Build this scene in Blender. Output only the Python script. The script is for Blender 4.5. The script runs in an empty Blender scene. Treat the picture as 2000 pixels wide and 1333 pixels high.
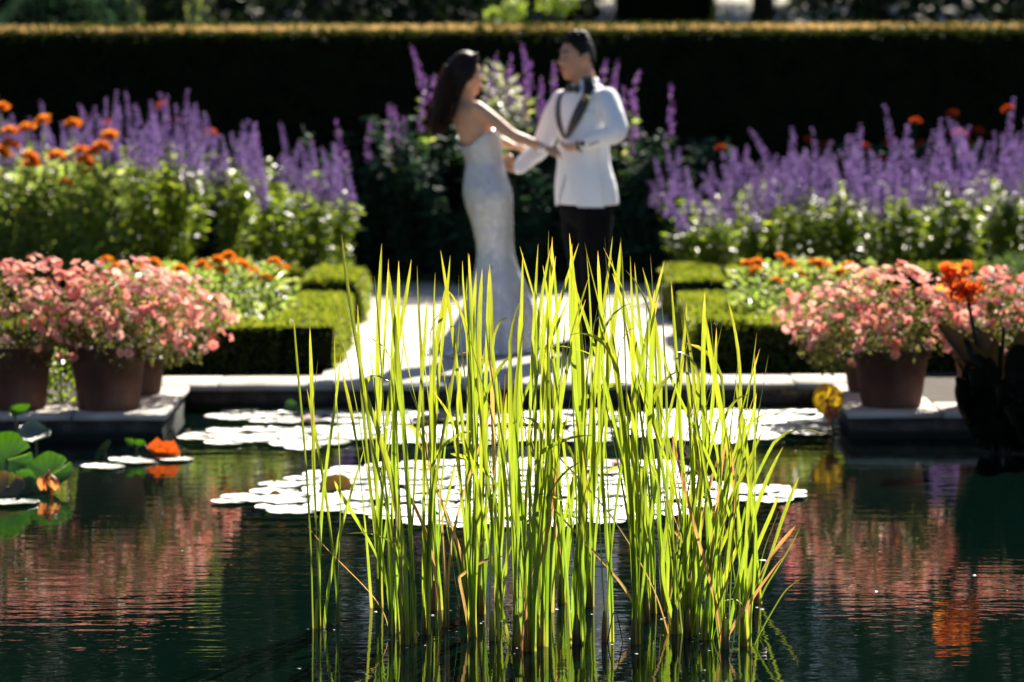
import bpy, math, random
import numpy as np
from mathutils import Vector, Matrix

S = bpy.context.scene
COL = S.collection
R = np.random.RandomState(7)
random.seed(7)

# ------------------------------------------------------------------ camera
FPX, CX, CY = 7500.0, 1000.0, 666.5            # 135 mm lens, in pixels of a 2000 px wide frame
HC = 2.16                                       # eye height above the water
PITCH = math.atan((CY + 20) / FPX)
YAW = -math.atan(10 / FPX)
ROLL = math.radians(-0.16)
cam = bpy.data.cameras.new('camera')
cam_o = bpy.data.objects.new('camera', cam)
COL.objects.link(cam_o)
CM = (Matrix.Rotation(YAW, 4, 'Z') @ Matrix.Rotation(math.pi / 2 - PITCH, 4, 'X') @ Matrix.Rotation(ROLL, 4, 'Z'))
cam_o.matrix_world = Matrix.Translation((0, 0, HC)) @ CM
cam.sensor_width = 36.0
cam.lens = 135.0
cam.clip_start = 0.5
cam.clip_end = 2000.0
cam.dof.use_dof = True
cam.dof.focus_distance = 13.0
cam.dof.aperture_fstop = 3.0
cam.dof.aperture_blades = 9
S.camera = cam_o

# ------------------------------------------------------------------ daylight
SUN_EL, SUN_AZ = 37.0, 19.0                     # azimuth clockwise from the view direction (+Y)
w = bpy.data.worlds.new('World')
S.world = w
w.use_nodes = True
nt = w.node_tree
bg = nt.nodes['Background']
sky = nt.nodes.new('ShaderNodeTexSky')
sky.sky_type = 'NISHITA'
sky.sun_disc = False
sky.sun_elevation = math.radians(SUN_EL)
sky.sun_rotation = math.radians(SUN_AZ)
sky.air_density = 0.65
sky.dust_density = 0.5
nt.links.new(sky.outputs[0], bg.inputs[0])
bg.inputs[1].default_value = 0.05
sd = bpy.data.lights.new('sun', 'SUN')
sd.energy = 5.0
sd.angle = math.radians(0.53)
sd.color = (1.0, 0.93, 0.80)
so = bpy.data.objects.new('sun', sd)
COL.objects.link(so)
_a, _e = math.radians(SUN_AZ), math.radians(SUN_EL)
SUN = Vector((math.sin(_a) * math.cos(_e), math.cos(_a) * math.cos(_e), math.sin(_e)))
so.rotation_euler = SUN.to_track_quat('Z', 'Y').to_euler()
S.view_settings.view_transform = 'Standard'
S.view_settings.look = 'None'
S.view_settings.exposure = 1.65
S.view_settings.gamma = 1.0
S.view_settings.use_curve_mapping = False
S.cycles.use_denoising = True
S.cycles.max_bounces = 8
S.cycles.transparent_max_bounces = 8
S.cycles.sample_clamp_indirect = 6.0

# ------------------------------------------------------------------ small helpers
RM = np.array(CM.to_3x3())


def ray(px, py):
    d = RM @ np.array(((px - CX) / FPX, -(py - CY) / FPX, -1.0))
    return d


def at(px, py, D):
    d = ray(px, py)
    p = d * (D / d[1])
    return np.array((p[0], p[1], p[2] + HC))


def gp(px, py, z=0.0):
    d = ray(px, py)
    p = d * ((z - HC) / d[2])
    return np.array((p[0], p[1], z))


class MB:
    """collects vertices and faces; build() links them as one mesh object"""
    def __init__(s):
        s.v, s.f, s.n = [], [], 0
        s.t = []

    def add(s, v, f, t=None):
        v = np.asarray(v, float).reshape(-1, 3)
        s.v.append(v)
        for a in (f if isinstance(f, list) and len(f) and isinstance(f[0], np.ndarray) else [np.asarray(f)]):
            if a.size:
                s.f.append(np.asarray(a, np.int64) + s.n)
        s.t.append(np.zeros(len(v)) if t is None else np.asarray(t, float))
        s.n += len(v)
        return s

    def mesh(s, name, smooth=False, attr=False):
        me = bpy.data.meshes.new(name)
        v = np.concatenate(s.v)
        me.vertices.add(len(v))
        me.vertices.foreach_set('co', v.ravel())
        idx = np.concatenate([a.ravel() for a in s.f])
        tot = np.concatenate([np.full(len(a), a.shape[1]) for a in s.f])
        st = np.concatenate(([0], np.cumsum(tot)[:-1]))
        me.loops.add(len(idx))
        me.loops.foreach_set('vertex_index', idx.astype(np.int32))
        me.polygons.add(len(tot))
        me.polygons.foreach_set('loop_start', st.astype(np.int32))
        me.polygons.foreach_set('loop_total', tot.astype(np.int32))
        if smooth:
            me.polygons.foreach_set('use_smooth', np.ones(len(tot), bool))
        if attr:
            a = me.attributes.new('t', 'FLOAT', 'POINT')
            a.data.foreach_set('value', np.concatenate(s.t).astype(np.float32))
        me.update(calc_edges=True)
        me.validate()
        return me

    def build(s, name, mat, parent=None, smooth=False, attr=False, kind=None):
        me = s.mesh(name, smooth, attr)
        return link(name, me, mat, parent, kind)


def link(name, me, mat, parent=None, kind=None):
    if mat is not None and not me.materials:
        me.materials.append(mat)
    o = bpy.data.objects.new(name, me)
    COL.objects.link(o)
    if parent is not None:
        o.parent = parent
    if kind:
        o['kind'] = kind
    return o


def inst(src, parent, loc=(0, 0, 0), rot=(0, 0, 0), scale=1.0, name=None):
    o = src.copy() if isinstance(src, bpy.types.Object) else bpy.data.objects.new(name or src.name, src)
    COL.objects.link(o)
    o.parent = parent
    o.location = loc
    o.rotation_euler = rot
    o.scale = (scale,) * 3 if np.isscalar(scale) else scale
    return o


def tag(o, label, cat, group=None):
    o['label'] = label
    o['category'] = cat
    if group:
        o['group'] = group
    return o


def thing(name, label, cat, loc=(0, 0, 0), group=None):
    o = bpy.data.objects.new(name, None)
    o.empty_display_size = 0.1
    COL.objects.link(o)
    o.location = loc
    return tag(o, label, cat, group)


def copy_tree(o, parent=None):
    c = o.copy()
    COL.objects.link(c)
    if parent is not None:
        c.parent = parent
    for ch in list(o.children):
        copy_tree(ch, c)
    return c


ORD = ('first second third fourth fifth sixth seventh eighth ninth tenth eleventh twelfth thirteenth fourteenth fifteenth sixteenth seventeenth eighteenth nineteenth twentieth '
       'twenty-first twenty-second twenty-third twenty-fourth twenty-fifth twenty-sixth twenty-seventh twenty-eighth twenty-ninth thirtieth thirty-first thirty-second thirty-third thirty-fourth thirty-fifth').split()


def nrm(a):
    a = np.asarray(a, float)
    return a / np.maximum(np.linalg.norm(a, axis=-1, keepdims=True), 1e-9)


def rdir(n, rs=R):
    return nrm(rs.normal(size=(n, 3)))


def box(mb, x0, x1, y0, y1, z0, z1, bev=0.0, jig=0.0):
    if bev <= 0:
        v = [(x, y, z) for z in (z0, z1) for y in (y0, y1) for x in (x0, x1)]
        f = [[0, 2, 3, 1], [4, 5, 7, 6], [0, 1, 5, 4], [2, 6, 7, 3], [0, 4, 6, 2], [1, 3, 7, 5]]
        return mb.add(v, np.array(f))
    b = bev
    v = []
    for (z, i) in ((z0, 0), (z1 - b, 0), (z1, b)):
        v += [(x0 + i, y0 + i, z), (x1 - i, y0 + i, z), (x1 - i, y1 - i, z), (x0 + i, y1 - i, z)]
    f = [[3, 2, 1, 0], [8, 9, 10, 11]]
    for k in (0, 4):
        for j in range(4):
            f.append([k + j, k + (j + 1) % 4, k + 4 + (j + 1) % 4, k + 4 + j])
    v = np.array(v)
    if jig:
        v = v + R.normal(size=v.shape) * jig
    return mb.add(v, np.array(f))


def smooth_path(P, n):
    """Catmull-Rom through rows of P (any number of columns)"""
    P = np.asarray(P, float)
    k = len(P)
    if k == 2:
        u = np.linspace(0, 1, n)[:, None]
        return P[0] * (1 - u) + P[1] * u
    E = np.vstack([2 * P[0] - P[1], P, 2 * P[-1] - P[-2]])
    out = []
    for s_ in np.linspace(0, k - 1 - 1e-9, n):
        i = int(s_)
        u = s_ - i
        a, b, c, d = E[i], E[i + 1], E[i + 2], E[i + 3]
        out.append(.5 * (2 * b + (c - a) * u + (2 * a - 5 * b + 4 * c - d) * u * u + (3 * b - a - 3 * c + d) * u ** 3))
    return np.array(out)


def tube(mb, pts, a, b=None, ref=(0, -1, 0), seg=16, n=None, cap=True, t=None):
    """closed tube along pts; a = half width across, b = half width along ref"""
    pts = np.asarray(pts, float)
    k = len(pts)
    a = np.full(k, a) if np.isscalar(a) else np.asarray(a, float)
    b = a if b is None else (np.full(k, b) if np.isscalar(b) else np.asarray(b, float))
    q = np.column_stack([pts, a, b])
    q = smooth_path(q, n or (k - 1) * 5 + 1)
    if cap:
        t0, t1 = nrm(q[0, :3] - q[1, :3]), nrm(q[-1, :3] - q[-2, :3])
        r0, r1 = min(q[0, 3:]), min(q[-1, 3:])
        head, tail = [], []
        for s_ in (.97, .75, .4):
            c_ = math.sqrt(1 - s_ * s_)
            head.append(np.concatenate([q[0, :3] + t0 * r0 * s_, q[0, 3:] * max(c_, .05)]))
        for s_ in (.4, .75, .97):
            c_ = math.sqrt(1 - s_ * s_)
            tail.append(np.concatenate([q[-1, :3] + t1 * r1 * s_, q[-1, 3:] * max(c_, .05)]))
        q = np.vstack([head, q, tail])
    m = len(q)
    tg = nrm(np.gradient(q[:, :3], axis=0))
    ref = np.asarray(ref, float)
    sd_ = nrm(np.cross(tg, ref))
    up = np.cross(sd_, tg)
    th = np.linspace(0, 2 * math.pi, seg, endpoint=False)
    ring = (q[:, None, :3] + sd_[:, None] * (q[:, 3, None, None] * np.cos(th)[None, :, None])
            + up[:, None] * (q[:, 4, None, None] * np.sin(th)[None, :, None]))
    v = ring.reshape(-1, 3)
    i = np.arange(m - 1)[:, None] * seg
    j = np.arange(seg)[None]
    j2 = (j + 1) % seg
    f = np.stack([i + j, i + j2, i + seg + j2, i + seg + j], -1).reshape(-1, 4)
    fs = [f, np.arange(seg)[::-1][None], (np.arange(seg) + (m - 1) * seg)[None]]
    tt = None if t is None else np.repeat(np.linspace(t[0], t[1], m), seg)
    return mb.add(v, fs, tt)


def lathe(mb, prof, seg=40, c=(0, 0, 0), wob=0.0):
    prof = np.asarray(prof, float)
    m = len(prof)
    th = np.linspace(0, 2 * math.pi, seg, endpoint=False)
    r = prof[:, 0][:, None] * (1 + wob * np.sin(3 * th + 1)[None])
    v = np.stack([r * np.cos(th) + c[0], r * np.sin(th) + c[1], np.repeat(prof[:, 1][:, None], seg, 1) + c[2]], -1).reshape(-1, 3)
    i = np.arange(m - 1)[:, None] * seg
    j = np.arange(seg)[None]
    j2 = (j + 1) % seg
    f = np.stack([i + j, i + j2, i + seg + j2, i + seg + j], -1).reshape(-1, 4)
    return mb.add(v, [f])


def leaves(mb, P, D, L, W, fold=0.25, N=None, rs=R, mid=.45):
    """n folded four-corner leaves: base P, direction D, length L, width W"""
    P = np.asarray(P, float)
    n = len(P)
    D = nrm(D)
    L = np.broadcast_to(np.asarray(L, float), (n,))[:, None]
    W = np.broadcast_to(np.asarray(W, float), (n,))[:, None]
    N = rdir(n, rs) if N is None else nrm(N)
    Sd = nrm(np.cross(D, N))
    N = np.cross(Sd, D)
    v = np.stack([P, P + D * L * mid + Sd * W / 2 + N * W * fold, P + D * L, P + D * L * mid - Sd * W / 2 + N * W * fold], 1).reshape(-1, 3)
    f = (np.arange(n) * 4)[:, None] + np.array([[0, 1, 2, 3]])
    tri = np.concatenate([f[:, [0, 1, 2]], f[:, [0, 2, 3]]])
    return mb.add(v, [tri])


def blob(mb, c, r, nlat=10, nlon=14):
    r = np.broadcast_to(np.asarray(r, float), (3,))
    ph = np.linspace(-math.pi / 2 + .12, math.pi / 2 - .12, nlat)
    th = np.linspace(0, 2 * math.pi, nlon, endpoint=False)
    v = np.stack([np.cos(ph)[:, None] * np.cos(th), np.cos(ph)[:, None] * np.sin(th), np.repeat(np.sin(ph)[:, None], nlon, 1)], -1)
    v = v.reshape(-1, 3) * r + np.asarray(c)
    i = np.arange(nlat - 1)[:, None] * nlon
    j = np.arange(nlon)[None]
    j2 = (j + 1) % nlon
    f = np.stack([i + j, i + j2, i + nlon + j2, i + nlon + j], -1).reshape(-1, 4)
    return mb.add(v, [f, np.arange(nlon)[::-1][None], (np.arange(nlon) + (nlat - 1) * nlon)[None]])


def remesh(name, mb, voxel, mat, parent, it=6, fac=.5):
    me = mb.mesh(name)
    o = bpy.data.objects.new(name, me)
    COL.objects.link(o)
    m = o.modifiers.new('r', 'REMESH')
    m.mode = 'VOXEL'
    m.voxel_size = voxel
    s_ = o.modifiers.new('s', 'SMOOTH')
    s_.factor = fac
    s_.iterations = it
    dg = bpy.context.evaluated_depsgraph_get()
    new = bpy.data.meshes.new_from_object(o.evaluated_get(dg))
    bpy.data.objects.remove(o)
    bpy.data.meshes.remove(me)
    new.name = name
    new.materials.clear()
    new.polygons.foreach_set('use_smooth', np.ones(len(new.polygons), bool))
    return link(name, new, mat, parent)


# ------------------------------------------------------------------ materials
def newmat(name):
    m = bpy.data.materials.new(name)
    m.use_nodes = True
    t = m.node_tree
    return m, t, t.nodes['Principled BSDF'], t.nodes['Material Output']


def c4(c):
    return (c[0], c[1], c[2], 1.0)


def ramp(t, src, stops):
    r = t.nodes.new('ShaderNodeValToRGB')
    e = r.color_ramp.elements
    while len(e) < len(stops):
        e.new(0.5)
    for k, (p, c) in enumerate(stops):
        e[k].position = p
        e[k].color = c4(c)
    t.links.new(src, r.inputs[0])
    return r.outputs[0]


def mat_leaf(name, c1, c2, t1, t2, tf=.45, rough=.35, spec=.5, per='island', c3=None, t3=None):
    """two-sided leaf: reflection plus light coming through it; each leaf its own tone"""
    m, t, p, out = newmat(name)
    if per == 'island':
        src = t.nodes.new('ShaderNodeNewGeometry').outputs['Random Per Island']
    else:
        src = t.nodes.new('ShaderNodeObjectInfo').outputs['Random']
    st, tt = [(0, c1), (1, c2)], [(0, t1), (1, t2)]
    if c3:
        st = [(0, c1), (.8, c2), (1, c3)]
        tt = [(0, t1), (.8, t2), (1, t3)]
    t.links.new(ramp(t, src, st), p.inputs['Base Color'])
    p.inputs['Roughness'].default_value = rough
    p.inputs['Specular IOR Level'].default_value = spec
    tr = t.nodes.new('ShaderNodeBsdfTranslucent')
    t.links.new(ramp(t, src, tt), tr.inputs[0])
    mx = t.nodes.new('ShaderNodeMixShader')
    mx.inputs[0].default_value = tf
    t.links.new(p.outputs[0], mx.inputs[1])
    t.links.new(tr.outputs[0], mx.inputs[2])
    t.links.new(mx.outputs[0], out.inputs[0])
    return m


def mat_noise(name, c1, c2, scale=8.0, rough=.8, bump=.3, bscale=None, spec=.3, dist=.02, metal=0.0, detail=6, c3=None, stretch=None):
    m, t, p, out = newmat(name)
    tc = t.nodes.new('ShaderNodeTexCoord')
    co = tc.outputs['Object']
    if stretch:
        mp = t.nodes.new('ShaderNodeMapping')
        mp.inputs['Scale'].default_value = stretch
        t.links.new(co, mp.inputs[0])
        co = mp.outputs[0]
    n = t.nodes.new('ShaderNodeTexNoise')
    n.inputs['Scale'].default_value = scale
    n.inputs['Detail'].default_value = detail
    t.links.new(co, n.inputs['Vector'])
    st = [(.3, c1), (.7, c2)] if not c3 else [(.3, c1), (.55, c2), (.75, c3)]
    t.links.new(ramp(t, n.outputs[0], st), p.inputs['Base Color'])
    p.inputs['Roughness'].default_value = rough
    p.inputs['Specular IOR Level'].default_value = spec
    p.inputs['Metallic'].default_value = metal
    if bump:
        n2 = t.nodes.new('ShaderNodeTexNoise')
        n2.inputs['Scale'].default_value = bscale or scale * 6
        n2.inputs['Detail'].default_value = 5
        t.links.new(co, n2.inputs['Vector'])
        b = t.nodes.new('ShaderNodeBump')
        b.inputs['Strength'].default_value = bump
        b.inputs['Distance'].default_value = dist
        t.links.new(n2.outputs[0], b.inputs['Height'])
        t.links.new(b.outputs[0], p.inputs['Normal'])
    return m


M = {}
M['soil'] = mat_noise('soil', (.018, .012, .008), (.05, .035, .022), 6, .95, .6, 40)
M['lawn'] = mat_noise('lawn', (.02, .035, .01), (.05, .07, .02), .8, .95, .5, 60)
M['gravel'] = mat_noise('gravel', (.44, .40, .34), (.64, .58, .51), 3, .95, .8, 120, c3=(.56, .51, .44))
M['stone'] = mat_noise('stone', (.26, .24, .20), (.46, .42, .37), 5, .85, .5, 60, c3=(.36, .34, .30))
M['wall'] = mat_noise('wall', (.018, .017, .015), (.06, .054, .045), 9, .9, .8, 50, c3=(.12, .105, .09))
# a dark algae band where the water stands against the stone
t_ = M['wall'].node_tree
g_ = t_.nodes.new('ShaderNodeNewGeometry')
z_ = t_.nodes.new('ShaderNodeSeparateXYZ')
t_.links.new(g_.outputs['Position'], z_.inputs[0])
n_ = t_.nodes.new('ShaderNodeTexNoise')
n_.inputs['Scale'].default_value = 14
q_ = t_.nodes.new('ShaderNodeMath')
q_.operation = 'MULTIPLY_ADD'
t_.links.new(n_.outputs[0], q_.inputs[0])
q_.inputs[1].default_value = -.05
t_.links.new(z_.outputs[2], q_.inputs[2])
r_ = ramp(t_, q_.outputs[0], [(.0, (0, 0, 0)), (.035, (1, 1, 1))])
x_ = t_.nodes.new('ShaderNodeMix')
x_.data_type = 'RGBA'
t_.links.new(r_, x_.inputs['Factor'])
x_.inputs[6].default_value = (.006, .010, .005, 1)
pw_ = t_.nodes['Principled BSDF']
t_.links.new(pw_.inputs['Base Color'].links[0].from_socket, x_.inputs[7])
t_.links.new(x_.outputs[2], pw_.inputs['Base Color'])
M['bed'] = mat_noise('bed', (.004, .007, .005), (.01, .015, .01), 2, .9, 0)
M['terracotta'] = mat_noise('terracotta', (.040, .016, .010), (.11, .045, .027), 4, .85, .35, 60, c3=(.17, .10, .075))
M['bark'] = mat_noise('bark', (.02, .015, .011), (.06, .045, .034), 5, .95, .8, 20, stretch=(1, 1, .2))
M['pale_bark'] = mat_noise('pale_bark', (.12, .12, .09), (.22, .22, .16), 4, .9, .5, 20)
M['yew'] = mat_leaf('yew', (.008, .016, .006), (.018, .030, .010), (.03, .055, .008), (.06, .08, .01), .30, .65, .06)
M['yew_sunlit_tip'] = mat_leaf('yew_sunlit_tip', (.12, .09, .03), (.18, .12, .05), (.48, .31, .10), (.66, .42, .17), .5, .5, .3)  # gold of the sunlit hedge top put into the tip colour
M['yew_core'] = mat_noise('yew_core', (.004, .006, .003), (.008, .012, .005), 8, 1, 0, spec=0)
M['box_leaf'] = mat_leaf('box_leaf', (.020, .032, .007), (.045, .058, .012), (.17, .25, .015), (.42, .45, .03), .44, .4, .4)
M['salvia_leaf'] = mat_leaf('salvia_leaf', (.025, .05, .012), (.055, .085, .02), (.26, .43, .025), (.56, .64, .06), .52, .36, .42)
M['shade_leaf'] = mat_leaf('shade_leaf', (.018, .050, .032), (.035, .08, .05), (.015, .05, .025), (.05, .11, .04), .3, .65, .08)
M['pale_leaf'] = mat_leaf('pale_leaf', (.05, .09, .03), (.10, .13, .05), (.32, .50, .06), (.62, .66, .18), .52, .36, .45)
M['chry_leaf'] = mat_leaf('chry_leaf', (.035, .045, .012), (.075, .085, .03), (.16, .18, .03), (.30, .28, .07), .4, .5, .2)
M['tree_leaf'] = mat_leaf('tree_leaf', (.008, .014, .007), (.018, .030, .012), (.006, .014, .004), (.016, .028, .008), .25, .6, .1)
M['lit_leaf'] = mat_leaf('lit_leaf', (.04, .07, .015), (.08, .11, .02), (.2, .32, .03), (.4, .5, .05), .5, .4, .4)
M['juniper'] = mat_leaf('juniper', (.03, .055, .02), (.06, .09, .03), (.06, .12, .03), (.12, .18, .04), .35, .5, .3)
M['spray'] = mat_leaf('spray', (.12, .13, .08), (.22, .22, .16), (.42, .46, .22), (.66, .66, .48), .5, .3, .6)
M['stem'] = mat_noise('stem', (.04, .06, .015), (.08, .10, .03), 10, .6, 0)
M['violet'] = mat_leaf('violet', (.085, .05, .16), (.16, .095, .26), (.15, .085, .27), (.32, .20, .46), .5, .6, .2)
M['violet_bright'] = mat_leaf('violet_bright', (.18, .05, .30), (.28, .10, .42), (.28, .09, .42), (.46, .22, .60), .5, .6, .2, c3=(.40, .36, .30), t3=(.62, .55, .46))
M['orange'] = mat_leaf('orange', (.50, .10, .015), (.62, .20, .03), (.85, .18, .015), (.95, .40, .03), .5, .6, .2)
M['red'] = mat_leaf('red', (.42, .030, .010), (.55, .06, .015), (.6, .05, .01), (.7, .12, .02), .45, .6, .2)
M['pink'] = mat_leaf('pink', (.64, .15, .15), (.80, .38, .35), (.95, .21, .18), (.98, .62, .50), .52, .6, .2, per='object', c3=(.58, .15, .10), t3=(.85, .26, .14))
M['petal_eye'] = mat_noise('petal_eye', (.45, .18, .02), (.60, .30, .04), 60, .8, 0)
M['wilt'] = mat_leaf('wilt', (.30, .09, .03), (.40, .16, .05), (.55, .17, .05), (.7, .3, .08), .45, .45, .4, per='object')


def mat_reed(name, dry=False):
    m, t, p, out = newmat(name)
    at_ = t.nodes.new('ShaderNodeAttribute')
    at_.attribute_name = 't'
    oi = t.nodes.new('ShaderNodeObjectInfo')
    tc = t.nodes.new('ShaderNodeTexCoord')
    mp = t.nodes.new('ShaderNodeMapping')
    mp.inputs['Scale'].default_value = (220, 220, 5)
    t.links.new(tc.outputs['Object'], mp.inputs[0])
    n = t.nodes.new('ShaderNodeTexNoise')
    n.inputs['Scale'].default_value = 1.0
    n.inputs['Detail'].default_value = 3
    t.links.new(mp.outputs[0], n.inputs['Vector'])
    # the tip browns further down on some leaves than on others
    ad = t.nodes.new('ShaderNodeMath')
    ad.operation = 'MULTIPLY_ADD'
    t.links.new(oi.outputs['Random'], ad.inputs[0])
    ad.inputs[1].default_value = .070
    sc_ = t.nodes.new('ShaderNodeMath')
    sc_.operation = 'MULTIPLY'
    sc_.inputs[1].default_value = .925
    t.links.new(at_.outputs['Fac'], sc_.inputs[0])
    t.links.new(sc_.outputs[0], ad.inputs[2])
    ad2 = t.nodes.new('ShaderNodeMath')
    ad2.operation = 'MULTIPLY_ADD'
    t.links.new(n.outputs[0], ad2.inputs[0])
    ad2.inputs[1].default_value = .03
    t.links.new(ad.outputs[0], ad2.inputs[2])
    if dry:
        b = [(.02, (.02, .012, .008)), (.1, (.16, .085, .03)), (.5, (.26, .16, .06)), (.85, (.32, .17, .06)), (1, (.20, .09, .04))]
        tr = [(.02, (.03, .015, .01)), (.1, (.35, .2, .05)), (.5, (.55, .38, .11)), (.85, (.62, .34, .09)), (1, (.45, .19, .06))]
    else:
        b = [(.045, (.012, .007, .005)), (.068, (.10, .062, .022)), (.095, (.13, .13, .03)), (.22, (.085, .12, .015)), (.965, (.075, .115, .015)), (.985, (.24, .16, .03)), (1, (.30, .11, .03))]
        tr = [(.045, (.02, .01, .006)), (.068, (.28, .18, .04)), (.095, (.45, .44, .05)), (.22, (.27, .43, .025)), (.6, (.34, .44, .025)), (.93, (.40, .44, .025)), (.985, (.72, .48, .06)), (1, (.7, .28, .05))]
    t.links.new(ramp(t, ad2.outputs[0], b), p.inputs['Base Color'])
    p.inputs['Roughness'].default_value = .28
    p.inputs['Specular IOR Level'].default_value = .5
    tl = t.nodes.new('ShaderNodeBsdfTranslucent')
    hs = t.nodes.new('ShaderNodeHueSaturation')
    t.links.new(ramp(t, ad2.outputs[0], tr), hs.inputs['Color'])
    mh = t.nodes.new('ShaderNodeMapRange')
    mh.inputs['To Min'].default_value = .478
    mh.inputs['To Max'].default_value = .515
    t.links.new(oi.outputs['Random'], mh.inputs['Value'])
    t.links.new(mh.outputs[0], hs.inputs['Hue'])
    mv = t.nodes.new('ShaderNodeMapRange')
    mv.inputs['From Min'].default_value = .3
    mv.inputs['From Max'].default_value = .7
    mv.inputs['To Min'].default_value = .72
    mv.inputs['To Max'].default_value = 1.15
    t.links.new(n.outputs[0], mv.inputs['Value'])
    t.links.new(mv.outputs[0], hs.inputs['Value'])
    t.links.new(hs.outputs[0], tl.inputs[0])
    bp = t.nodes.new('ShaderNodeBump')
    bp.inputs['Strength'].default_value = .25
    bp.inputs['Distance'].default_value = .001
    t.links.new(n.outputs[0], bp.inputs['Height'])
    t.links.new(bp.outputs[0], p.inputs['Normal'])
    mx = t.nodes.new('ShaderNodeMixShader')
    mx.inputs[0].default_value = .55
    t.links.new(p.outputs[0], mx.inputs[1])
    t.links.new(tl.outputs[0], mx.inputs[2])
    t.links.new(mx.outputs[0], out.inputs[0])
    return m


M['reed'] = mat_reed('reed')
M['dry_reed'] = mat_reed('dry_reed', True)


def mat_water():
    m, t, p, out = newmat('water')
    p.inputs['Base Color'].default_value = (.0008, .0048, .0034, 1)
    p.inputs['Roughness'].default_value = .015
    p.inputs['IOR'].default_value = 1.333
    tc = t.nodes.new('ShaderNodeTexCoord')
    hs = []
    for (sx, sy, sc, d) in ((.32, 1.0, 9.0, 2), (.55, 1.0, 26.0, 2), (.4, .6, 1.6, 1)):
        mp = t.nodes.new('ShaderNodeMapping')
        mp.inputs['Scale'].default_value = (sx, sy, 1)
        mp.inputs['Rotation'].default_value = (0, 0, .06)
        t.links.new(tc.outputs['Object'], mp.inputs[0])
        n = t.nodes.new('ShaderNodeTexNoise')
        n.inputs['Scale'].default_value = sc
        n.inputs['Detail'].default_value = d
        t.links.new(mp.outputs[0], n.inputs['Vector'])
        hs.append(n.outputs[0])
    a = t.nodes.new('ShaderNodeMath')
    a.operation = 'MULTIPLY_ADD'
    t.links.new(hs[1], a.inputs[0])
    a.inputs[1].default_value = .22
    t.links.new(hs[0], a.inputs[2])
    # the breeze ruffles some patches more than others
    mu = t.nodes.new('ShaderNodeMath')
    mu.operation = 'MULTIPLY'
    t.links.new(a.outputs[0], mu.inputs[0])
    mr = t.nodes.new('ShaderNodeMapRange')
    mr.inputs['From Min'].default_value = .35
    mr.inputs['From Max'].default_value = .65
    mr.inputs['To Min'].default_value = .55
    mr.inputs['To Max'].default_value = 1.2
    t.links.new(hs[2], mr.inputs['Value'])
    t.links.new(mr.outputs[0], mu.inputs[1])
    b = t.nodes.new('ShaderNodeBump')
    b.inputs['Strength'].default_value = 1.0
    b.inputs['Distance'].default_value = .0017
    t.links.new(mu.outputs[0], b.inputs['Height'])
    t.links.new(b.outputs[0], p.inputs['Normal'])
    return m


M['water'] = mat_water()


def mat_pad(name, c1, c2, tr, rough=.42, spec=1.0, tf=.22):
    m, t, p, out = newmat(name)
    oi = t.nodes.new('ShaderNodeObjectInfo')
    t.links.new(ramp(t, oi.outputs['Random'], [(0, c1), (1, c2)]), p.inputs['Base Color'])
    p.inputs['Roughness'].default_value = rough
    p.inputs['Specular IOR Level'].default_value = spec
    p.inputs['Coat Weight'].default_value = 1.0
    p.inputs['Coat Roughness'].default_value = .33
    p.inputs['Coat IOR'].default_value = 1.7
    tc = t.nodes.new('ShaderNodeTexCoord')
    n = t.nodes.new('ShaderNodeTexNoise')
    n.inputs['Scale'].default_value = 30
    t.links.new(tc.outputs['Object'], n.inputs['Vector'])
    b = t.nodes.new('ShaderNodeBump')
    b.inputs['Strength'].default_value = .5
    b.inputs['Distance'].default_value = .006
    sx = t.nodes.new('ShaderNodeSeparateXYZ')
    t.links.new(tc.outputs['Object'], sx.inputs[0])
    ms = []
    for op, i0, i1 in (('ARCTAN2', sx.outputs[1], sx.outputs[0]), ('MULTIPLY', None, 10.0), ('SINE', None, None), ('ABSOLUTE', None, None), ('POWER', None, .35)):
        q = t.nodes.new('ShaderNodeMath')
        q.operation = op
        t.links.new(i0 if i0 is not None else ms[-1].outputs[0], q.inputs[0])
        if isinstance(i1, float):
            q.inputs[1].default_value = i1
        elif i1 is not None:
            t.links.new(i1, q.inputs[1])
        ms.append(q)
    ad = t.nodes.new('ShaderNodeMath')
    ad.operation = 'MULTIPLY_ADD'
    t.links.new(ms[-1].outputs[0], ad.inputs[0])
    ad.inputs[1].default_value = .6
    t.links.new(n.outputs[0], ad.inputs[2])
    t.links.new(ad.outputs[0], b.inputs['Height'])
    t.links.new(b.outputs[0], p.inputs['Normal'])
    t.links.new(b.outputs[0], p.inputs['Coat Normal'])
    tl = t.nodes.new('ShaderNodeBsdfTranslucent')
    n3 = t.nodes.new('ShaderNodeTexNoise')
    n3.inputs['Scale'].default_value = 2.2
    t.links.new(tc.outputs['Object'], n3.inputs['Vector'])
    vm = t.nodes.new('ShaderNodeMath')
    vm.operation = 'MULTIPLY'
    t.links.new(ms[-1].outputs[0], vm.inputs[0])
    t.links.new(n3.outputs[0], vm.inputs[1])
    t.links.new(ramp(t, vm.outputs[0], [(.12, tuple(x * .6 for x in tr)), (.3, tuple(x * .9 for x in tr)), (.55, tr)]), tl.inputs[0])
    mx = t.nodes.new('ShaderNodeMixShader')
    mx.inputs[0].default_value = tf
    t.links.new(p.outputs[0], mx.inputs[1])
    t.links.new(tl.outputs[0], mx.inputs[2])
    t.links.new(mx.outputs[0], out.inputs[0])
    return m


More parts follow.
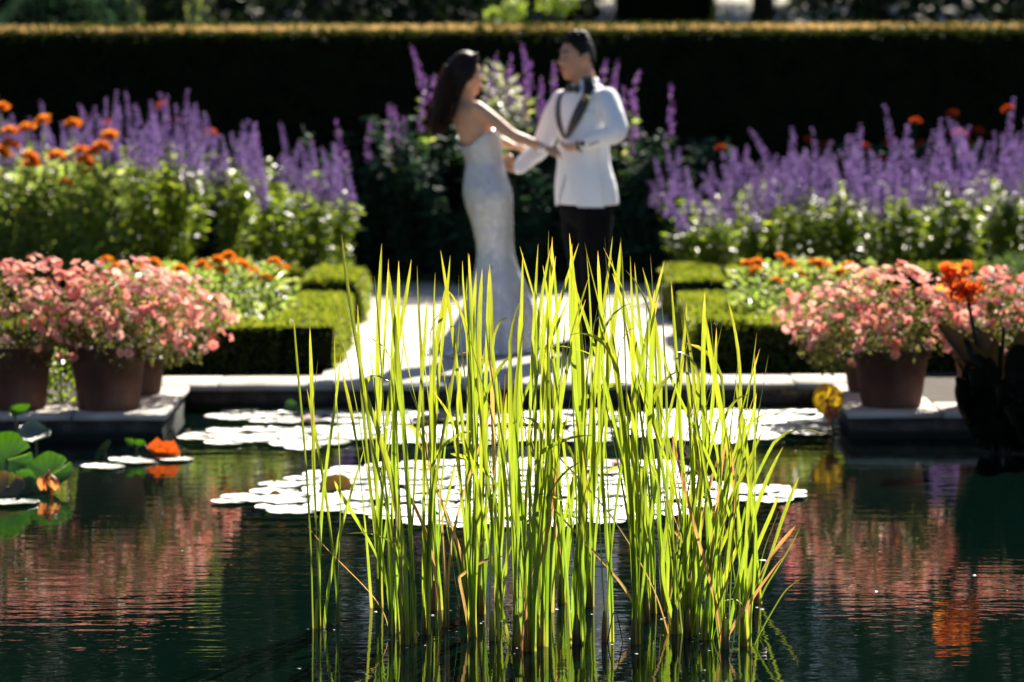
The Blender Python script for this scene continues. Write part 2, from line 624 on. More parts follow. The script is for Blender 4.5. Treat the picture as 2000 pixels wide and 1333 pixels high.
M['pad'] = mat_pad('pad', (.03, .06, .02), (.06, .09, .03), (.2, .3, .03))
M['pad_green'] = mat_pad('pad_green', (.03, .07, .015), (.05, .09, .02), (.26, .45, .03), tf=.55)
M['pad_yellow'] = mat_pad('pad_yellow', (.28, .22, .02), (.32, .24, .03), (.92, .70, .02), tf=.72)
M['pad_olive'] = mat_pad('pad_olive', (.10, .09, .015), (.14, .10, .02), (.46, .34, .02), tf=.5)
M['pad_orange'] = mat_pad('pad_orange', (.35, .12, .02), (.4, .15, .03), (.85, .32, .03), tf=.6)
M['canna_dark'] = mat_leaf('canna_dark', (.004, .0045, .0035), (.011, .010, .007), (.012, .012, .004), (.045, .026, .009), .13, .45, .14, per='object')

# ------------------------------------------------------------------ the setting
GZ = 0.10                                       # soil level; stone top is 0.13, water 0


def struct(o):
    o['kind'] = 'structure'
    return o


g = MB()
PX, PF, PN = 1.66, 19.74, 18.37                 # pool: half width of the far bay, far wall, front of the piers
for (x0, x1, y0, y1) in ((-400, 400, PF + .4, 900), (-7.5, -PX - .4, PN + .4, PF + .4), (PX + .4, 7.5, PN + .4, PF + .4),
                         (-400, -7.5, -60, PF + .4), (7.5, 400, -60, PF + .4), (-7.5, 7.5, -60, 2.5)):
    g.add([(x0, y0, GZ), (x1, y0, GZ), (x1, y1, GZ), (x0, y1, GZ)], np.array([[0, 1, 2, 3]]))
struct(g.build('ground', M['lawn']))
b_ = MB().add([(-7.6, 2.4, -.6), (7.6, 2.4, -.6), (7.6, 20, -.6), (-7.6, 20, -.6)], np.array([[0, 1, 2, 3]]))
struct(b_.build('pond_bed', M['bed']))
wtr = MB().add([(-7.55, 2.45, 0), (7.55, 2.45, 0), (7.55, PF + .05, 0), (-7.55, PF + .05, 0)], np.array([[0, 1, 2, 3]]))
struct(wtr.build('water', M['water']))
for (nm, x0, x1, y0, y1) in (('flower_bed', -6.5, -.98, 20.24, 27.8), ('flower_bed', 1.06, 6.5, 20.24, 27.8)):
    s_ = MB().add([(x0, y0, GZ + .006), (x1, y0, GZ + .006), (x1, y1, GZ + .006), (x0, y1, GZ + .006)], np.array([[0, 1, 2, 3]]))
    struct(s_.build(nm, M['soil']))
for sx in (-1, 1):
    x0, x1 = sorted((sx * (PX + .42), sx * 7.4))
    s_ = MB().add([(x0, PN + .42, GZ + .006), (x1, PN + .42, GZ + .006), (x1, 20.24, GZ + .006), (x0, 20.24, GZ + .006)], np.array([[0, 1, 2, 3]]))
    struct(s_.build('flower_bed', M['soil']))
gr = MB()
gr.add([(-.98, 20.2, GZ + .026), (1.06, 20.2, GZ + .026), (1.06, 26.75, GZ + .026), (-.98, 26.75, GZ + .026)], np.array([[0, 1, 2, 3]]))
struct(gr.build('gravel_path', M['gravel']))
cp = MB()
cp.add([(-9, 25.25, GZ + .016), (-.98, 25.25, GZ + .016), (-.98, 26.0, GZ + .016), (-9, 26.0, GZ + .016)], np.array([[0, 1, 2, 3]]))
# loose stones on the path, real relief
pb = MB()
n_ = 2600
px_, py_ = R.uniform(-.96, 1.03, n_), R.uniform(20.25, 26.5, n_)
for k in range(n_):
    r_ = R.uniform(.006, .013)
    v = np.array([(1, 0, 0), (0, 1, 0), (-1, 0, 0), (0, -1, 0), (0, 0, .7)]) * r_ + R.normal(size=(5, 3)) * r_ * .15
    pb.add(v + (px_[k], py_[k], GZ + .026), np.array([[0, 1, 4], [1, 2, 4], [2, 3, 4], [3, 0, 4]]))
pb.build('gravel', M['gravel'], kind='stuff')

# pool wall with separate coping slabs
pw = thing('pool_wall', 'low stone retaining wall with pale coping slabs edging the lily pool', 'wall', (0, PF, 0))
T = np.array((0, PF, 0))


def wall_box(x0, x1, y0, y1):
    mb = MB()
    box(mb, x0, x1, y0 - PF, y1 - PF, -.55, .068)
    return mb


wl = MB()
for (x0, x1, y0, y1) in ((-PX, PX, PF, PF + .40), (-PX - .40, -PX, PN, PF + .40), (PX, PX + .40, PN, PF + .40),
                         (-7.5, -PX - .40, PN, PN + .40), (PX + .40, 7.5, PN, PN + .40), (-7.9, -7.5, 2.1, PN + .4), (7.5, 7.9, 2.1, PN + .4), (-7.5, 7.5, 2.1, 2.5)):
    nx = max(1, int((x1 - x0) / .12)), max(1, int((y1 - y0) / .12))
    box(wl, x0, x1, y0 - PF, y1 - PF, -.58, .0995)
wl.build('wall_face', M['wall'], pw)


def slabs(x0, x1, y0, y1, along):
    L = (x1 - x0) if along == 'x' else (y1 - y0)
    n = max(1, round(L / .62))
    for k in range(n):
        a0, a1 = k / n * L + .003, (k + 1) / n * L - .003
        mb = MB()
        if along == 'x':
            box(mb, x0 + a0, x0 + a1, y0 - PF, y1 - PF, .10, .13 + R.uniform(-.0025, .0025), .006, .0008)
        else:
            box(mb, x0, x1, y0 + a0 - PF, y0 + a1 - PF, .10, .13 + R.uniform(-.0025, .0025), .006, .0008)
        mb.build('coping_slab', M['stone'], pw)


slabs(-PX - .43, PX + .43, PF - .02, PF + .45, 'x')
slabs(-PX - .43, -PX + .02, PN - .02, PF - .026, 'y')
slabs(PX - .02, PX + .43, PN - .02, PF - .026, 'y')
slabs(-4.6, -PX - .436, PN - .02, PN + .43, 'x')
slabs(PX + .436, 4.6, PN - .02, PN + .43, 'x')

# ------------------------------------------------------------------ hedges


def hedge_box(root, x0, x1, y0, y1, z0, z1, n_side, n_top, L, W, mat, core, tipmat=None, tips=0, faces='fblrt', tilt=.5, bump=.5, rnd=.02):
    """a clipped hedge: dark twiggy core and a skin of small leaves on each face"""
    mb = MB()
    d = L * .7
    box(mb, x0 + d, x1 - d, y0 + d, y1 - d, z0, z1 - d)
    mb.build('core', core, root)
    lf = MB()
    ax, ay, az = x1 - x0, y1 - y0, z1 - z0
    for fc in faces:
        if fc == 't':
            n, nn = n_top, (0, 0, 1)
            P = np.column_stack([R.uniform(x0, x1, n), R.uniform(y0, y1, n), np.full(n, z1)])
        else:
            A = {'f': ax, 'b': ax, 'l': ay, 'r': ay}[fc]
            n = int(n_side * A * az)
            if fc in 'fb':
                P = np.column_stack([R.uniform(x0, x1, n), np.full(n, y0 if fc == 'f' else y1), R.uniform(z0, z1, n)])
                nn = (0, -1 if fc == 'f' else 1, 0)
            else:
                P = np.column_stack([np.full(n, x0 if fc == 'l' else x1), R.uniform(y0, y1, n), R.uniform(z0, z1, n)])
                nn = (-1 if fc == 'l' else 1, 0, 0)
        nn = np.array(nn, float)
        wav = np.sin(P @ np.array((3.1, 2.3, 4.7))) * np.sin(P @ np.array((1.3, 5.1, 2.9)) + 1)
        P = P - nn * (R.uniform(-.1, 1.0, (n, 1)) * L * .9) + nn * wav[:, None] * L * bump
        ctr_ = np.array(((x0 + x1) / 2, (y0 + y1) / 2, (z0 + z1) / 2 - .3))
        hs_ = np.array((ax / 2, ay / 2, az / 2 + .3))
        e_ = np.clip((np.sort(np.abs(P - ctr_) / hs_ * hs_ - hs_ + rnd, axis=1)[:, 1:] + 0) / rnd, 0, 1)
        P = P - (P - ctr_) / np.linalg.norm(P - ctr_, axis=1, keepdims=True) * (e_[:, :1] * e_[:, 1:] * rnd * .45)
        D = nn + R.normal(size=(n, 3)) * tilt + np.array((0, 0, .25))
        leaves(lf, P, D, R.uniform(.7, 1.3, n) * L, R.uniform(.8, 1.2, n) * W)
    lf.build('foliage', mat, root, kind='stuff')
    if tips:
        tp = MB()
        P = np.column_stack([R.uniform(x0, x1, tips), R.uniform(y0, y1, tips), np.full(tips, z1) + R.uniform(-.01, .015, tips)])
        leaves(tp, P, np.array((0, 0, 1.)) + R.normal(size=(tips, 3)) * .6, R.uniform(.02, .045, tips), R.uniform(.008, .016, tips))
        tp.build('sunlit_tips', tipmat, root, kind='stuff')  # extra top leaves, sunlight painted into their gold colour


YD = 27.9
yew = thing('clipped_hedge', 'tall dark clipped yew hedge with golden sunlit top behind the couple', 'hedge', (0, 0, 0))
hedge_box(yew, -6.5, 6.5, YD, YD + 1.25, GZ, 1.865, 1500, 30000, .05, .016, M['yew'], M['yew_core'], M['yew_sunlit_tip'], 30000, faces='ft')


def box_hedge(label, x0, x1, y0, y1, h, faces='fblrt', dens=7000):
    r = thing('box_hedge', label, 'hedge', (0, 0, 0), 'low box hedges round the flower beds')
    hedge_box(r, x0, x1, y0, y1, GZ, GZ + h, dens, int(dens * (x1 - x0) * (y1 - y0) * 1.3), .027, .016, M['box_leaf'], M['yew_core'], tilt=1.0, faces=faces, bump=1.1, rnd=.09)


box_hedge('low clipped box hedge running beside the left edge of the gravel path', -1.25, -.92, 20.56, 22.75, .27, 'frblt')
box_hedge('far short block of low box hedge by the left path edge, before the salvias', -1.26, -.90, 23.35, 24.7, .29, 'frblt')
box_hedge('low clipped box hedge in deep shade behind the left flower pots', -4.2, -1.19, 20.55, 20.90, .272, 'ft')
box_hedge('low clipped box hedge crossing the left bed in front of the purple salvias', -4.2, -1.275, 24.35, 24.68, .28, 'ft', 6000)
box_hedge('low clipped box hedge running beside the right edge of the gravel path', 1.02, 1.37, 20.56, 22.75, .27, 'flbrt')
box_hedge('far short block of low box hedge by the right path edge, before the salvias', 1.0, 1.36, 23.45, 24.7, .29, 'flbrt')
box_hedge('low clipped box hedge in deep shade behind the right flower pots', 1.29, 4.2, 20.55, 20.90, .272, 'ft')
box_hedge('low clipped box hedge crossing the right bed in front of the purple salvias', 1.375, 4.2, 24.35, 24.68, .28, 'ft', 6000)

# ------------------------------------------------------------------ trees and shrubs beyond the hedge


def cluster_leaves(mb, centres, rad, n, L, W, rs):
    """leaf clumps: n leaves round each centre, thicker towards its skin"""
    for c, r in zip(centres, rad):
        d = rdir(n, rs)
        q = np.asarray(c) + d * (rs.uniform(.35, 1.0, (n, 1)) ** .6) * np.asarray(r)
        leaves(mb, q, d + rs.normal(size=(n, 3)) * .7 + (0, 0, -.2), rs.uniform(.7, 1.3, n) * L, W, rs=rs)


def tree(label, x, y, h, cr, trunk_r, bottom, rs, mat='tree_leaf', name='broadleaf_tree', n=64, per=100, L=.27):
    r = thing(name, label, 'tree', (x, y, GZ), 'trees beyond the hedge')
    tk = MB()
    top = np.array((rs.uniform(-.4, .4), rs.uniform(-.3, .3), h * .8))
    mid = top * .5 + np.array((rs.uniform(-.2, .2), 0, 0))
    tube(tk, [(0, 0, -.1), (0, 0, h * .12), mid, top], [trunk_r * 1.25, trunk_r, trunk_r * .7, trunk_r * .2], seg=10, n=12)
    cs, rd = [], []
    for k in range(n):
        u = rs.uniform(0, 1)
        z = bottom + (h - bottom) * u
        prof = math.sin(math.pi * min(1, .18 + .8 * u)) ** .7
        a = rs.uniform(0, 2 * math.pi)
        q = rs.uniform(.25, 1) ** .5 * cr * prof
        cs.append((q * math.cos(a), q * math.sin(a), z))
        rd.append(np.array((1, 1, .7)) * rs.uniform(.45, .95) * cr * .36)
    for k in range(0, n, 5):
        c = np.array(cs[k])
        s0 = mid * (rs.uniform(.6, 1.3))
        tube(tk, [s0, s0 * .4 + c * .6 - (0, 0, .1 * h * .3), c], [trunk_r * .35, trunk_r * .2, trunk_r * .08], seg=6, n=7)
    tk.build('trunk', M['bark'], r, True)
    cr_ = MB()
    cluster_leaves(cr_, cs, rd, per, L, L * .55, rs)
    cr_.build('crown', M[mat], r, kind='stuff')
    return r


rt = np.random.RandomState(21)
for y0, xs in ((44, (-11.5, -7.2, -2.6, 8.0, 12.0)), (54, (-14, -9.2, -4.8, -.6, 4.2, 10.0, 14.5)), (66, (-18, -12, -6.5, -1.5, 6.8, 12.5, 18))):
    for x in xs:
        tree('dark broadleaf tree, %s from the left in the %s row beyond the clipped hedge' % (ORD[xs.index(x)], {44: 'nearest', 54: 'middle', 66: 'farthest'}[y0]),
             x + rt.uniform(-.6, .6), y0 + rt.uniform(-1, 1), rt.uniform(9, 12.5) * (y0 / 50), rt.uniform(3.0, 3.8), rt.uniform(.16, .26), 2.2 if abs(x - 4) < 4 else 1.0, rt)
# dark shrubs under the trees
for k, (x, y, wd, h) in enumerate(((-8.4, 38, 1.4, 2.6), (-6.2, 39, 1.5, 2.8), (-4.3, 40, 1.2, 2.9), (-2.4, 38.5, 1.3, 2.6), (-.6, 40, 1.0, 2.3), (3.6, 41, 1.0, 2.9), (5.3, 39, 1.4, 2.6), (7.4, 38, 1.5, 2.8), (9.4, 40, 1.5, 2.7))):
    r = thing('evergreen_shrub', 'dark evergreen shrub shaded just beyond the clipped hedge, %s from the left' % ORD[k], 'shrub', (x, y, GZ), 'dark shrubs beyond the hedge')
    mb = MB()
    cs = [(rt.uniform(-.6, .6) * wd, rt.uniform(-.5, .5) * wd, rt.uniform(.2, .85) * h) for _ in range(16)]
    cluster_leaves(mb, cs, [np.array((.5, .5, .45)) * wd] * 16, 70, .14, .08, rt)
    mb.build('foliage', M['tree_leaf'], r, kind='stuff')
    st_ = MB()
    for q in range(4):
        tube(st_, [(0, 0, 0), (rt.uniform(-.3, .3), rt.uniform(-.3, .3), h * .4), np.array(cs[q])], [.05, .035, .01], seg=6, n=6)
    st_.build('stem', M['bark'], r)
# the wood behind everything
mb = MB()
n = 26000
P = np.column_stack([rt.uniform(-34, 34, n), rt.uniform(88, 97, n), rt.uniform(.5, 19, n)])
P = P[(P[:, 2] > 4.2) | (P[:, 0] < 1.0) | (P[:, 0] > 7.5)]
leaves(mb, P, rdir(len(P), rt) + (0, -.3, -.2), rt.uniform(.5, 1.0, len(P)), .55, rs=rt)
mb.build('woodland', M['tree_leaf'], kind='stuff')
# clipped domes whose sunlit edges show at the upper left
for (px, rr, D_, lab) in ((112, .60, 33, 'large clipped box dome standing beyond the hedge at upper left'), (178, .50, 34.5, 'smaller clipped box dome partly behind the large dome')):
    c = at(px, 40, D_)
    r = thing('topiary_dome', lab, 'topiary', (c[0], D_, GZ))
    mb = MB()
    blob(mb, (0, 0, 1.35), (rr * .93, rr * .93, .72))
    tube(mb, [(0, 0, -.05), (0, 0, .8)], [.07, .06], seg=8)
    mb.build('core', M['yew_core'], r)
    d = rdir(5200, rt)
    mb = MB()
    leaves(mb, d * (rr, rr, .78) * rt.uniform(.95, 1.03, (5200, 1)) + (0, 0, 1.35), d + rt.normal(size=(5200, 3)) * .8, .03, .02, rs=rt)
    mb.build('foliage', M['shade_leaf'], r, kind='stuff')
# slim pale columns
for (px, lab) in ((263, 'slim pale green columnar shrub beyond the hedge, nearest the domes'), (378, 'slim pale columnar shrub beyond the hedge, left of a close twin'), (402, 'slim pale columnar shrub beyond the hedge, right of its close twin')):
    c = at(px, 30, 36)
    r = thing('columnar_shrub', lab, 'shrub', (c[0], 36, GZ))
    mb = MB()
    tube(mb, [(0, 0, -.05), (.01, 0, 1.6), (0, 0, 3.2)], [.035, .03, .012], seg=8)
    mb.build('stem', M['pale_bark'], r)
    n_ = 900
    th, z = rt.uniform(0, 6.28, n_), rt.uniform(.3, 3.3, n_)
    P = np.column_stack([np.cos(th) * .055, np.sin(th) * .055, z])
    mb = MB()
    leaves(mb, P, np.column_stack([np.cos(th), np.sin(th), np.full(n_, 1.2)]), .05, .025, rs=rt)
    mb.build('foliage', M['pale_leaf'], r, kind='stuff')
# bright sprigs just over the hedge top
for (px, py, rr, lab) in ((1098, 8, .13, 'bright yellow green young tree crown over the hedge behind the man'), (985, 40, .14, 'small bright green shrub tip just above the hedge between the couple')):
    c = at(px, py, 35)
    r = thing('young_tree', lab, 'tree', (c[0], 35, GZ))
    mb = MB()
    tube(mb, [(0, 0, -.05), (.03, 0, 1.0), (0, 0, c[2] - GZ)], [.03, .025, .01], seg=8)
    mb.build('trunk', M['pale_bark'], r)
    mb = MB()
    cluster_leaves(mb, [(rt.uniform(-rr, rr), rt.uniform(-rr, rr), c[2] - GZ + rt.uniform(-.6, 1) * rr) for _ in range(5)], [rr * .6] * 5, 40, .07, .04, rt)
    mb.build('crown', M['lit_leaf'], r, kind='stuff')
# pale gravel bank rising far beyond, and the black clipped block in front of it
bk = MB()
q = [(-30, 74, GZ - .5), (60, 74, GZ - .5), (60, 84, 1.55), (-30, 84, 1.55), (60, 130, 3.4), (-30, 130, 3.4)]
bk.add(q, np.array([[0, 1, 2, 3], [3, 2, 4, 5]]))
struct(bk.build('gravel_bank', M['gravel']))
c = at(1304, 20, 46)
r = thing('clipped_yew_block', 'black square clipped yew block standing far beyond the hedge', 'topiary', (c[0], 46, GZ))
hedge_box(r, -.57, .57, 0, 1.1, -.05, 4.2, 700, 1500, .06, .025, M['yew'], M['yew_core'])

# ------------------------------------------------------------------ flowers: shared meshes


def head_mesh(name, rad, rs, n=54):
    """a full double flower head, petals in layers"""
    mb = MB()
    th = rs.uniform(0, 6.28, n)
    lay = np.linspace(0, 1, n)
    el = lay * 1.35
    D = np.column_stack([np.cos(th) * np.cos(el), np.sin(th) * np.cos(el), np.sin(el) * .75])
    leaves(mb, D * rad * .12 + np.array((0, 0, .1 * rad)), D + rs.normal(size=(n, 3)) * .12, rad * (1 - .25 * lay), rad * .5, .3, rs=rs)
    return mb.mesh(name)


ORANGE_HEAD = [head_mesh('flower_head', 1.0, R) for _ in range(3)]
for m_ in ORANGE_HEAD:
    m_.materials.append(M['orange'])
RED_HEAD = [head_mesh('flower_head', 1.0, R) for _ in range(2)]
for m_ in RED_HEAD:
    m_.materials.append(M['red'])


def spike_mesh(H, rs, mat, thick=.022, sparse=1.0):
    """a salvia flower spike: stem with tight whorls of small florets, tapering to the tip"""
    mb = MB()
    n = int(170 * sparse)
    u = rs.uniform(0, 1, n) ** 1.1
    wh = np.round(u * 16) / 16 + rs.normal(size=n) * .008
    th = rs.uniform(0, 6.28, n)
    rr = thick * (1 - .75 * wh)
    bend = .05 * wh ** 2
    P = np.column_stack([np.cos(th) * rr * .3 + bend, np.sin(th) * rr * .3, wh * H])
    D = np.column_stack([np.cos(th), np.sin(th), np.full(n, .75)])
    leaves(mb, P, D, rr * 1.25 + .004, .009, .2, rs=rs)
    st_ = np.linspace(0, 1, 5)
    tube(mb, np.column_stack([.05 * st_ ** 2, st_ * 0, st_ * H]), [.004, .0035, .003, .002, .001], seg=5, n=8, cap=False)
    me = mb.mesh('flower_spike')
    me.materials.append(mat)
    return me


SPIKES = [spike_mesh(h, R, M['violet'], .034) for h in (.36, .42, .30, .39)]


def salvia_foliage(rs, wd, h, n=560):
    mb = MB()
    ns = 15
    for k in range(ns):
        a = rs.uniform(0, 6.28)
        q = rs.uniform(.1, 1) ** .5 * wd
        tip = np.array((q * math.cos(a), q * math.sin(a), h * rs.uniform(.78, 1.0)))
        base = np.array((q * .3 * math.cos(a), q * .3 * math.sin(a), -.02))
        pts = smooth_path([base, base * .5 + tip * .5 + (0, 0, .05), tip], 9)
        tube(mb, pts, .004, seg=4, cap=False, n=9)
        m = n // ns
        u = rs.uniform(.15, 1, m) ** .7
        P = np.column_stack([np.interp(u, np.linspace(0, 1, 9), pts[:, j]) for j in range(3)])
        th = rs.uniform(0, 6.28, m)
        D = np.column_stack([np.cos(th), np.sin(th), rs.uniform(-.5, .5, m)])
        leaves(mb, P, D, rs.uniform(.055, .09, m), rs.uniform(.024, .038, m), .18, np.column_stack([rs.normal(size=m) * .5, rs.normal(size=m) * .5, np.ones(m)]), rs, mid=.4)
    return mb


SALV = []
for k in range(5):
    me = salvia_foliage(R, .21, .86).mesh('foliage')
    me.materials.append(M['salvia_leaf'])
    SALV.append(me)


def salvia(x, y, sc, sp, label, group, nsp=7):
    r = thing('salvia_plant', label, 'flowering plant', (x, y, GZ), group)
    inst(SALV[R.randint(5)], r, rot=(0, 0, R.uniform(0, 6.28)), scale=(1, 1, sc), name='foliage')['kind'] = 'stuff'
    for k in range(nsp):
        a = R.uniform(0, 6.28)
        q = R.uniform(.05, 1) ** .5 * .2
        inst(SPIKES[R.randint(4)], r, (q * math.cos(a), q * math.sin(a), .86 * sc * R.uniform(.78, .98)),
             (R.normal() * .17, R.normal() * .17, R.uniform(0, 6.28)), (.8 + .4 * R.uniform(), .8 + .4 * R.uniform(), R.uniform(.5, 1.32) * sp), 'flower_spike')


def lerp_tab(x, tab):
    return float(np.interp(x, [a for a, _ in tab], [b for _, b in tab]))


for row, y in enumerate((25.25, 25.75, 26.25)):
    for side in (-1, 1):
        for k in range(9):
            ax = 1.22 + k * .31 + R.uniform(-.07, .07) + (row % 2) * .1
            if ax > 3.95:
                continue
            x = side * ax + .04
            if side < 0:
                sc = lerp_tab(ax, [(1.1, .76), (1.8, .95), (2.4, 1.12), (4, 1.12)])
                sp = lerp_tab(ax, [(1.1, .85), (2.3, .95), (4, .85)])
            else:
                sc = lerp_tab(ax, [(1.1, .66), (1.6, .78), (2.6, .78), (3.3, .86), (4, 1.0)])
                sp = lerp_tab(ax, [(1.1, .8), (2.0, 1.0), (4, 1.1)])
            where = ('left', 'right')[side > 0]
            pos = ('front', 'middle', 'back')[row]
            salvia(x, y + R.uniform(-.1, .1), sc * R.uniform(.93, 1.07) * (1 + .05 * row), sp,
                   'violet salvia, %s plant from the gravel path in the %s row of the %s bed' % (ORD[k], pos, where), 'violet salvias in the %s bed' % where, 6)


def stemmed(name, label, cat, x, y, heads, leafm, headm, hr, group, nleaf=120, base_h=.5, wd=.18, L=.08, W=.035, leafname='foliage'):
    """a plant with its flower heads on separate stems; heads are (dx, dy, z) from the base"""
    r = thing(name, label, cat, (x, y, GZ), group)
    fo = MB()
    n = nleaf
    th = R.uniform(0, 6.28, n)
    u = R.uniform(0, 1, n)
    q = wd * np.sqrt(R.uniform(0, 1, n)) * (1 - .35 * u)
    P = np.column_stack([q * np.cos(th), q * np.sin(th), u * base_h])
    leaves(fo, P, np.column_stack([np.cos(th), np.sin(th), R.uniform(-.2, .7, n)]), R.uniform(.7, 1.2, n) * L, R.uniform(.7, 1.2, n) * W)
    fo.build(leafname, leafm, r, kind='stuff')
    for h in heads:
        s_ = MB()
        tube(s_, [(h[0] * .25, h[1] * .25, 0), (h[0] * .6, h[1] * .6, h[2] * .6), h], [.006, .005, .004], seg=6, n=9)
        nl = 7
        uu = R.uniform(.3, .9, nl)
        PP = np.column_stack([h[0] * uu, h[1] * uu, h[2] * uu])
        leaves(s_, PP, np.column_stack([R.normal(size=nl), R.normal(size=nl), R.uniform(0, .8, nl)]), L * .8, W * .8)
        so_ = s_.build('stem', leafm, r)
        inst(headm[R.randint(len(headm))], r, h, (R.normal() * .25, R.normal() * .25, R.uniform(0, 6)), (hr, hr, hr * .9), 'flower_head')
    return r


def heads_at(x, y, pix):
    out = []
    for px, py in pix:
        p = at(px, py, y)
        out.append((p[0] - x, R.uniform(-.05, .05), p[2] - GZ))
    return out


# tall orange flowers at the upper left
for (px, pix, lab) in ((10, [(3, 215), (18, 262), (20, 285), (5, 300)], 'tall orange flowered plant at the far left of the bed, cut by the picture edge'),
                       (70, [(52, 255), (86, 240), (63, 325), (60, 310)], 'tall orange flowered plant with two high blooms against the dark hedge'),
                       (130, [(142, 247), (112, 308), (158, 300), (165, 318)], 'tall orange flowered plant with one high bloom above smaller ones'),
                       (195, [(200, 290), (184, 300), (215, 268), (176, 330)], 'tall orange flowered plant merging into the violet salvias')):
    y = 24.95
    x = at(px, 400, y)[0]
    stemmed('marigold_plant', lab, 'flowering plant', x, y, heads_at(x, y, pix), M['pale_leaf'], ORANGE_HEAD, .068, 'tall orange flowers in the left bed', 420, .92, .24, .085, .035)
for (px, pix, lab) in ((-60, [(-40, 330)], 'leafy yellow green plant under the tall orange flowers, at the picture edge'),
                       (25, [(42, 421)], 'leafy yellow green plant with one low red orange bloom'),
                       (100, [(128, 360)], 'leafy yellow green plant under the tall orange flowers, beside the salvias')):
    y = 24.85
    x = at(px, 400, y)[0]
    stemmed('marigold_plant', lab, 'flowering plant', x, y, heads_at(x, y, pix), M['pale_leaf'], ORANGE_HEAD, .055, 'tall orange flowers in the left bed', 520, .82, .25, .085, .035)
# shaded red flowers before the hedge
red = ((210, 245), (318, 208), (345, 240), (410, 262), (415, 270), (165, 232), (1408, 292), (1580, 278), (1613, 287), (1690, 290), (1740, 275), (1735, 285),
       (1787, 240), (1722, 315), (1860, 225), (1870, 263), (1880, 265), (1895, 285), (1840, 300), (1968, 215), (1910, 258), (1745, 325), (1800, 285))
for i in range(0, len(red)):
    px, py = red[i]
    y = 26.95 + (i % 3) * .15
    x = at(px + R.uniform(-12, 12), py, y)[0]
    stemmed('dahlia_plant', 'shaded red dahlia before the dark hedge, %s from the left in the %s bed' % (ORD[sorted(q for q in red if (q[0] < 1000) == (px < 1000)).index(red[i])], 'left' if px < 1000 else 'right'), 'flowering plant', x, y,
            heads_at(x, y, [(px, py)]), M['shade_leaf'], RED_HEAD, .048, 'red dahlias before the hedge', 70, .95, .15, .09, .045)
# low marigolds inside the box hedges
lowm = (((395, 480), [(395, 520), (425, 512)]), ((440, 480), [(447, 503), (432, 530)]), ((480, 480), [(475, 520), (500, 540)]), ((525, 480), [(535, 515), (520, 545)]), ((345, 480), [(352, 528), (330, 545)]),
        ((290, 480), [(297, 517), (275, 530)]), ((215, 480), [(208, 512), (240, 525)]), ((1465, 480), [(1460, 520), (1478, 515)]), ((1525, 480), [(1525, 506), (1515, 552)]), ((1562, 480), [(1558, 535), (1590, 517)]), ((1612, 480), [(1612, 524), (1600, 518)]), ((1660, 480), [(1659, 524), (1640, 535)]))
for k, ((px, _), pix) in enumerate(lowm):
    for row in (0, 1):
        y = 21.35 if row == 0 else 22.1
        x = at(px + 14 * row, 560, y)[0]
        hd = heads_at(x, y, pix if row == 0 else [(p[0] + 18, p[1] + 12) for p in pix[:1]])
        stemmed('marigold_plant', 'low orange marigold, %s from the left in the %s row inside the %s box hedge' % (ORD[sum(1 for q in lowm if q[0][0] < px and (q[0][0] < 1000) == (px < 1000))], ('front', 'rear')[row], 'left' if px < 1000 else 'right'), 'flowering plant', x, y, hd,
                M['pale_leaf'], ORANGE_HEAD, .046, 'low marigolds inside the box hedges', 170, .50, .15, .06, .028)

# dark violet shrub behind the couple
VB = [spike_mesh(h, R, M['violet_bright'], .032, .34) for h in (.34, .28, .40)]


def violet_shrub(label, px, D, top_py, spikes, lit=False):
    x = at(px, 400, D)[0]
    h = at(px, top_py, D)[2] - GZ
    r = thing('violet_shrub', label, 'shrub', (x, D, GZ), 'violet flowered shrubs behind the couple')
    fo = MB()
    for k in range(16):
        a = R.uniform(0, 6.28)
        q = R.uniform(.2, 1) ** .5 * .36
        tip = np.array((q * math.cos(a), q * math.sin(a) * .7, h * R.uniform(.6, 1)))
        pts = smooth_path([tip * (.2, .2, 0), tip * (.6, .6, .55), tip], 8)
        tube(fo, pts, .006, seg=5, cap=False, n=8)
        m = 46
        u = R.uniform(.12, 1, m)
        P = np.column_stack([np.interp(u, np.linspace(0, 1, 8), pts[:, j]) for j in range(3)])
        th = R.uniform(0, 6.28, m)
        leaves(fo, P, np.column_stack([np.cos(th), np.sin(th), R.uniform(-.6, .3, m)]), R.uniform(.07, .12, m), R.uniform(.04, .06, m), .15, np.column_stack([R.normal(size=m) * .4, R.normal(size=m) * .4, np.ones(m)]))
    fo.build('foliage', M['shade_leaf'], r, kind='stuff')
    for k, (sx, sy) in enumerate(spikes):
        p = at(sx, sy, D) - np.array((x, D, GZ))
        p[1] = R.uniform(-.15, .15)
        s_ = MB()
        b0 = p - (0, 0, .34)
        tube(s_, [b0 * (.45, .45, .55), b0 * (.9, .9, .9), b0], [.005, .004, .003], seg=5, n=8, cap=False)
        nl = 10
        uu = R.uniform(.6, 1, nl)
        leaves(s_, b0 * uu[:, None], np.column_stack([R.normal(size=nl), R.normal(size=nl), R.uniform(-.3, .5, nl)]), .075, .035)
        s_.build('stem', M['pale_leaf'], r)
        inst(VB[k % 3], r, b0, (R.normal() * .08, R.normal() * .1, R.uniform(0, 6.28)), R.uniform(.9, 1.05), 'flower_spike')
    return r


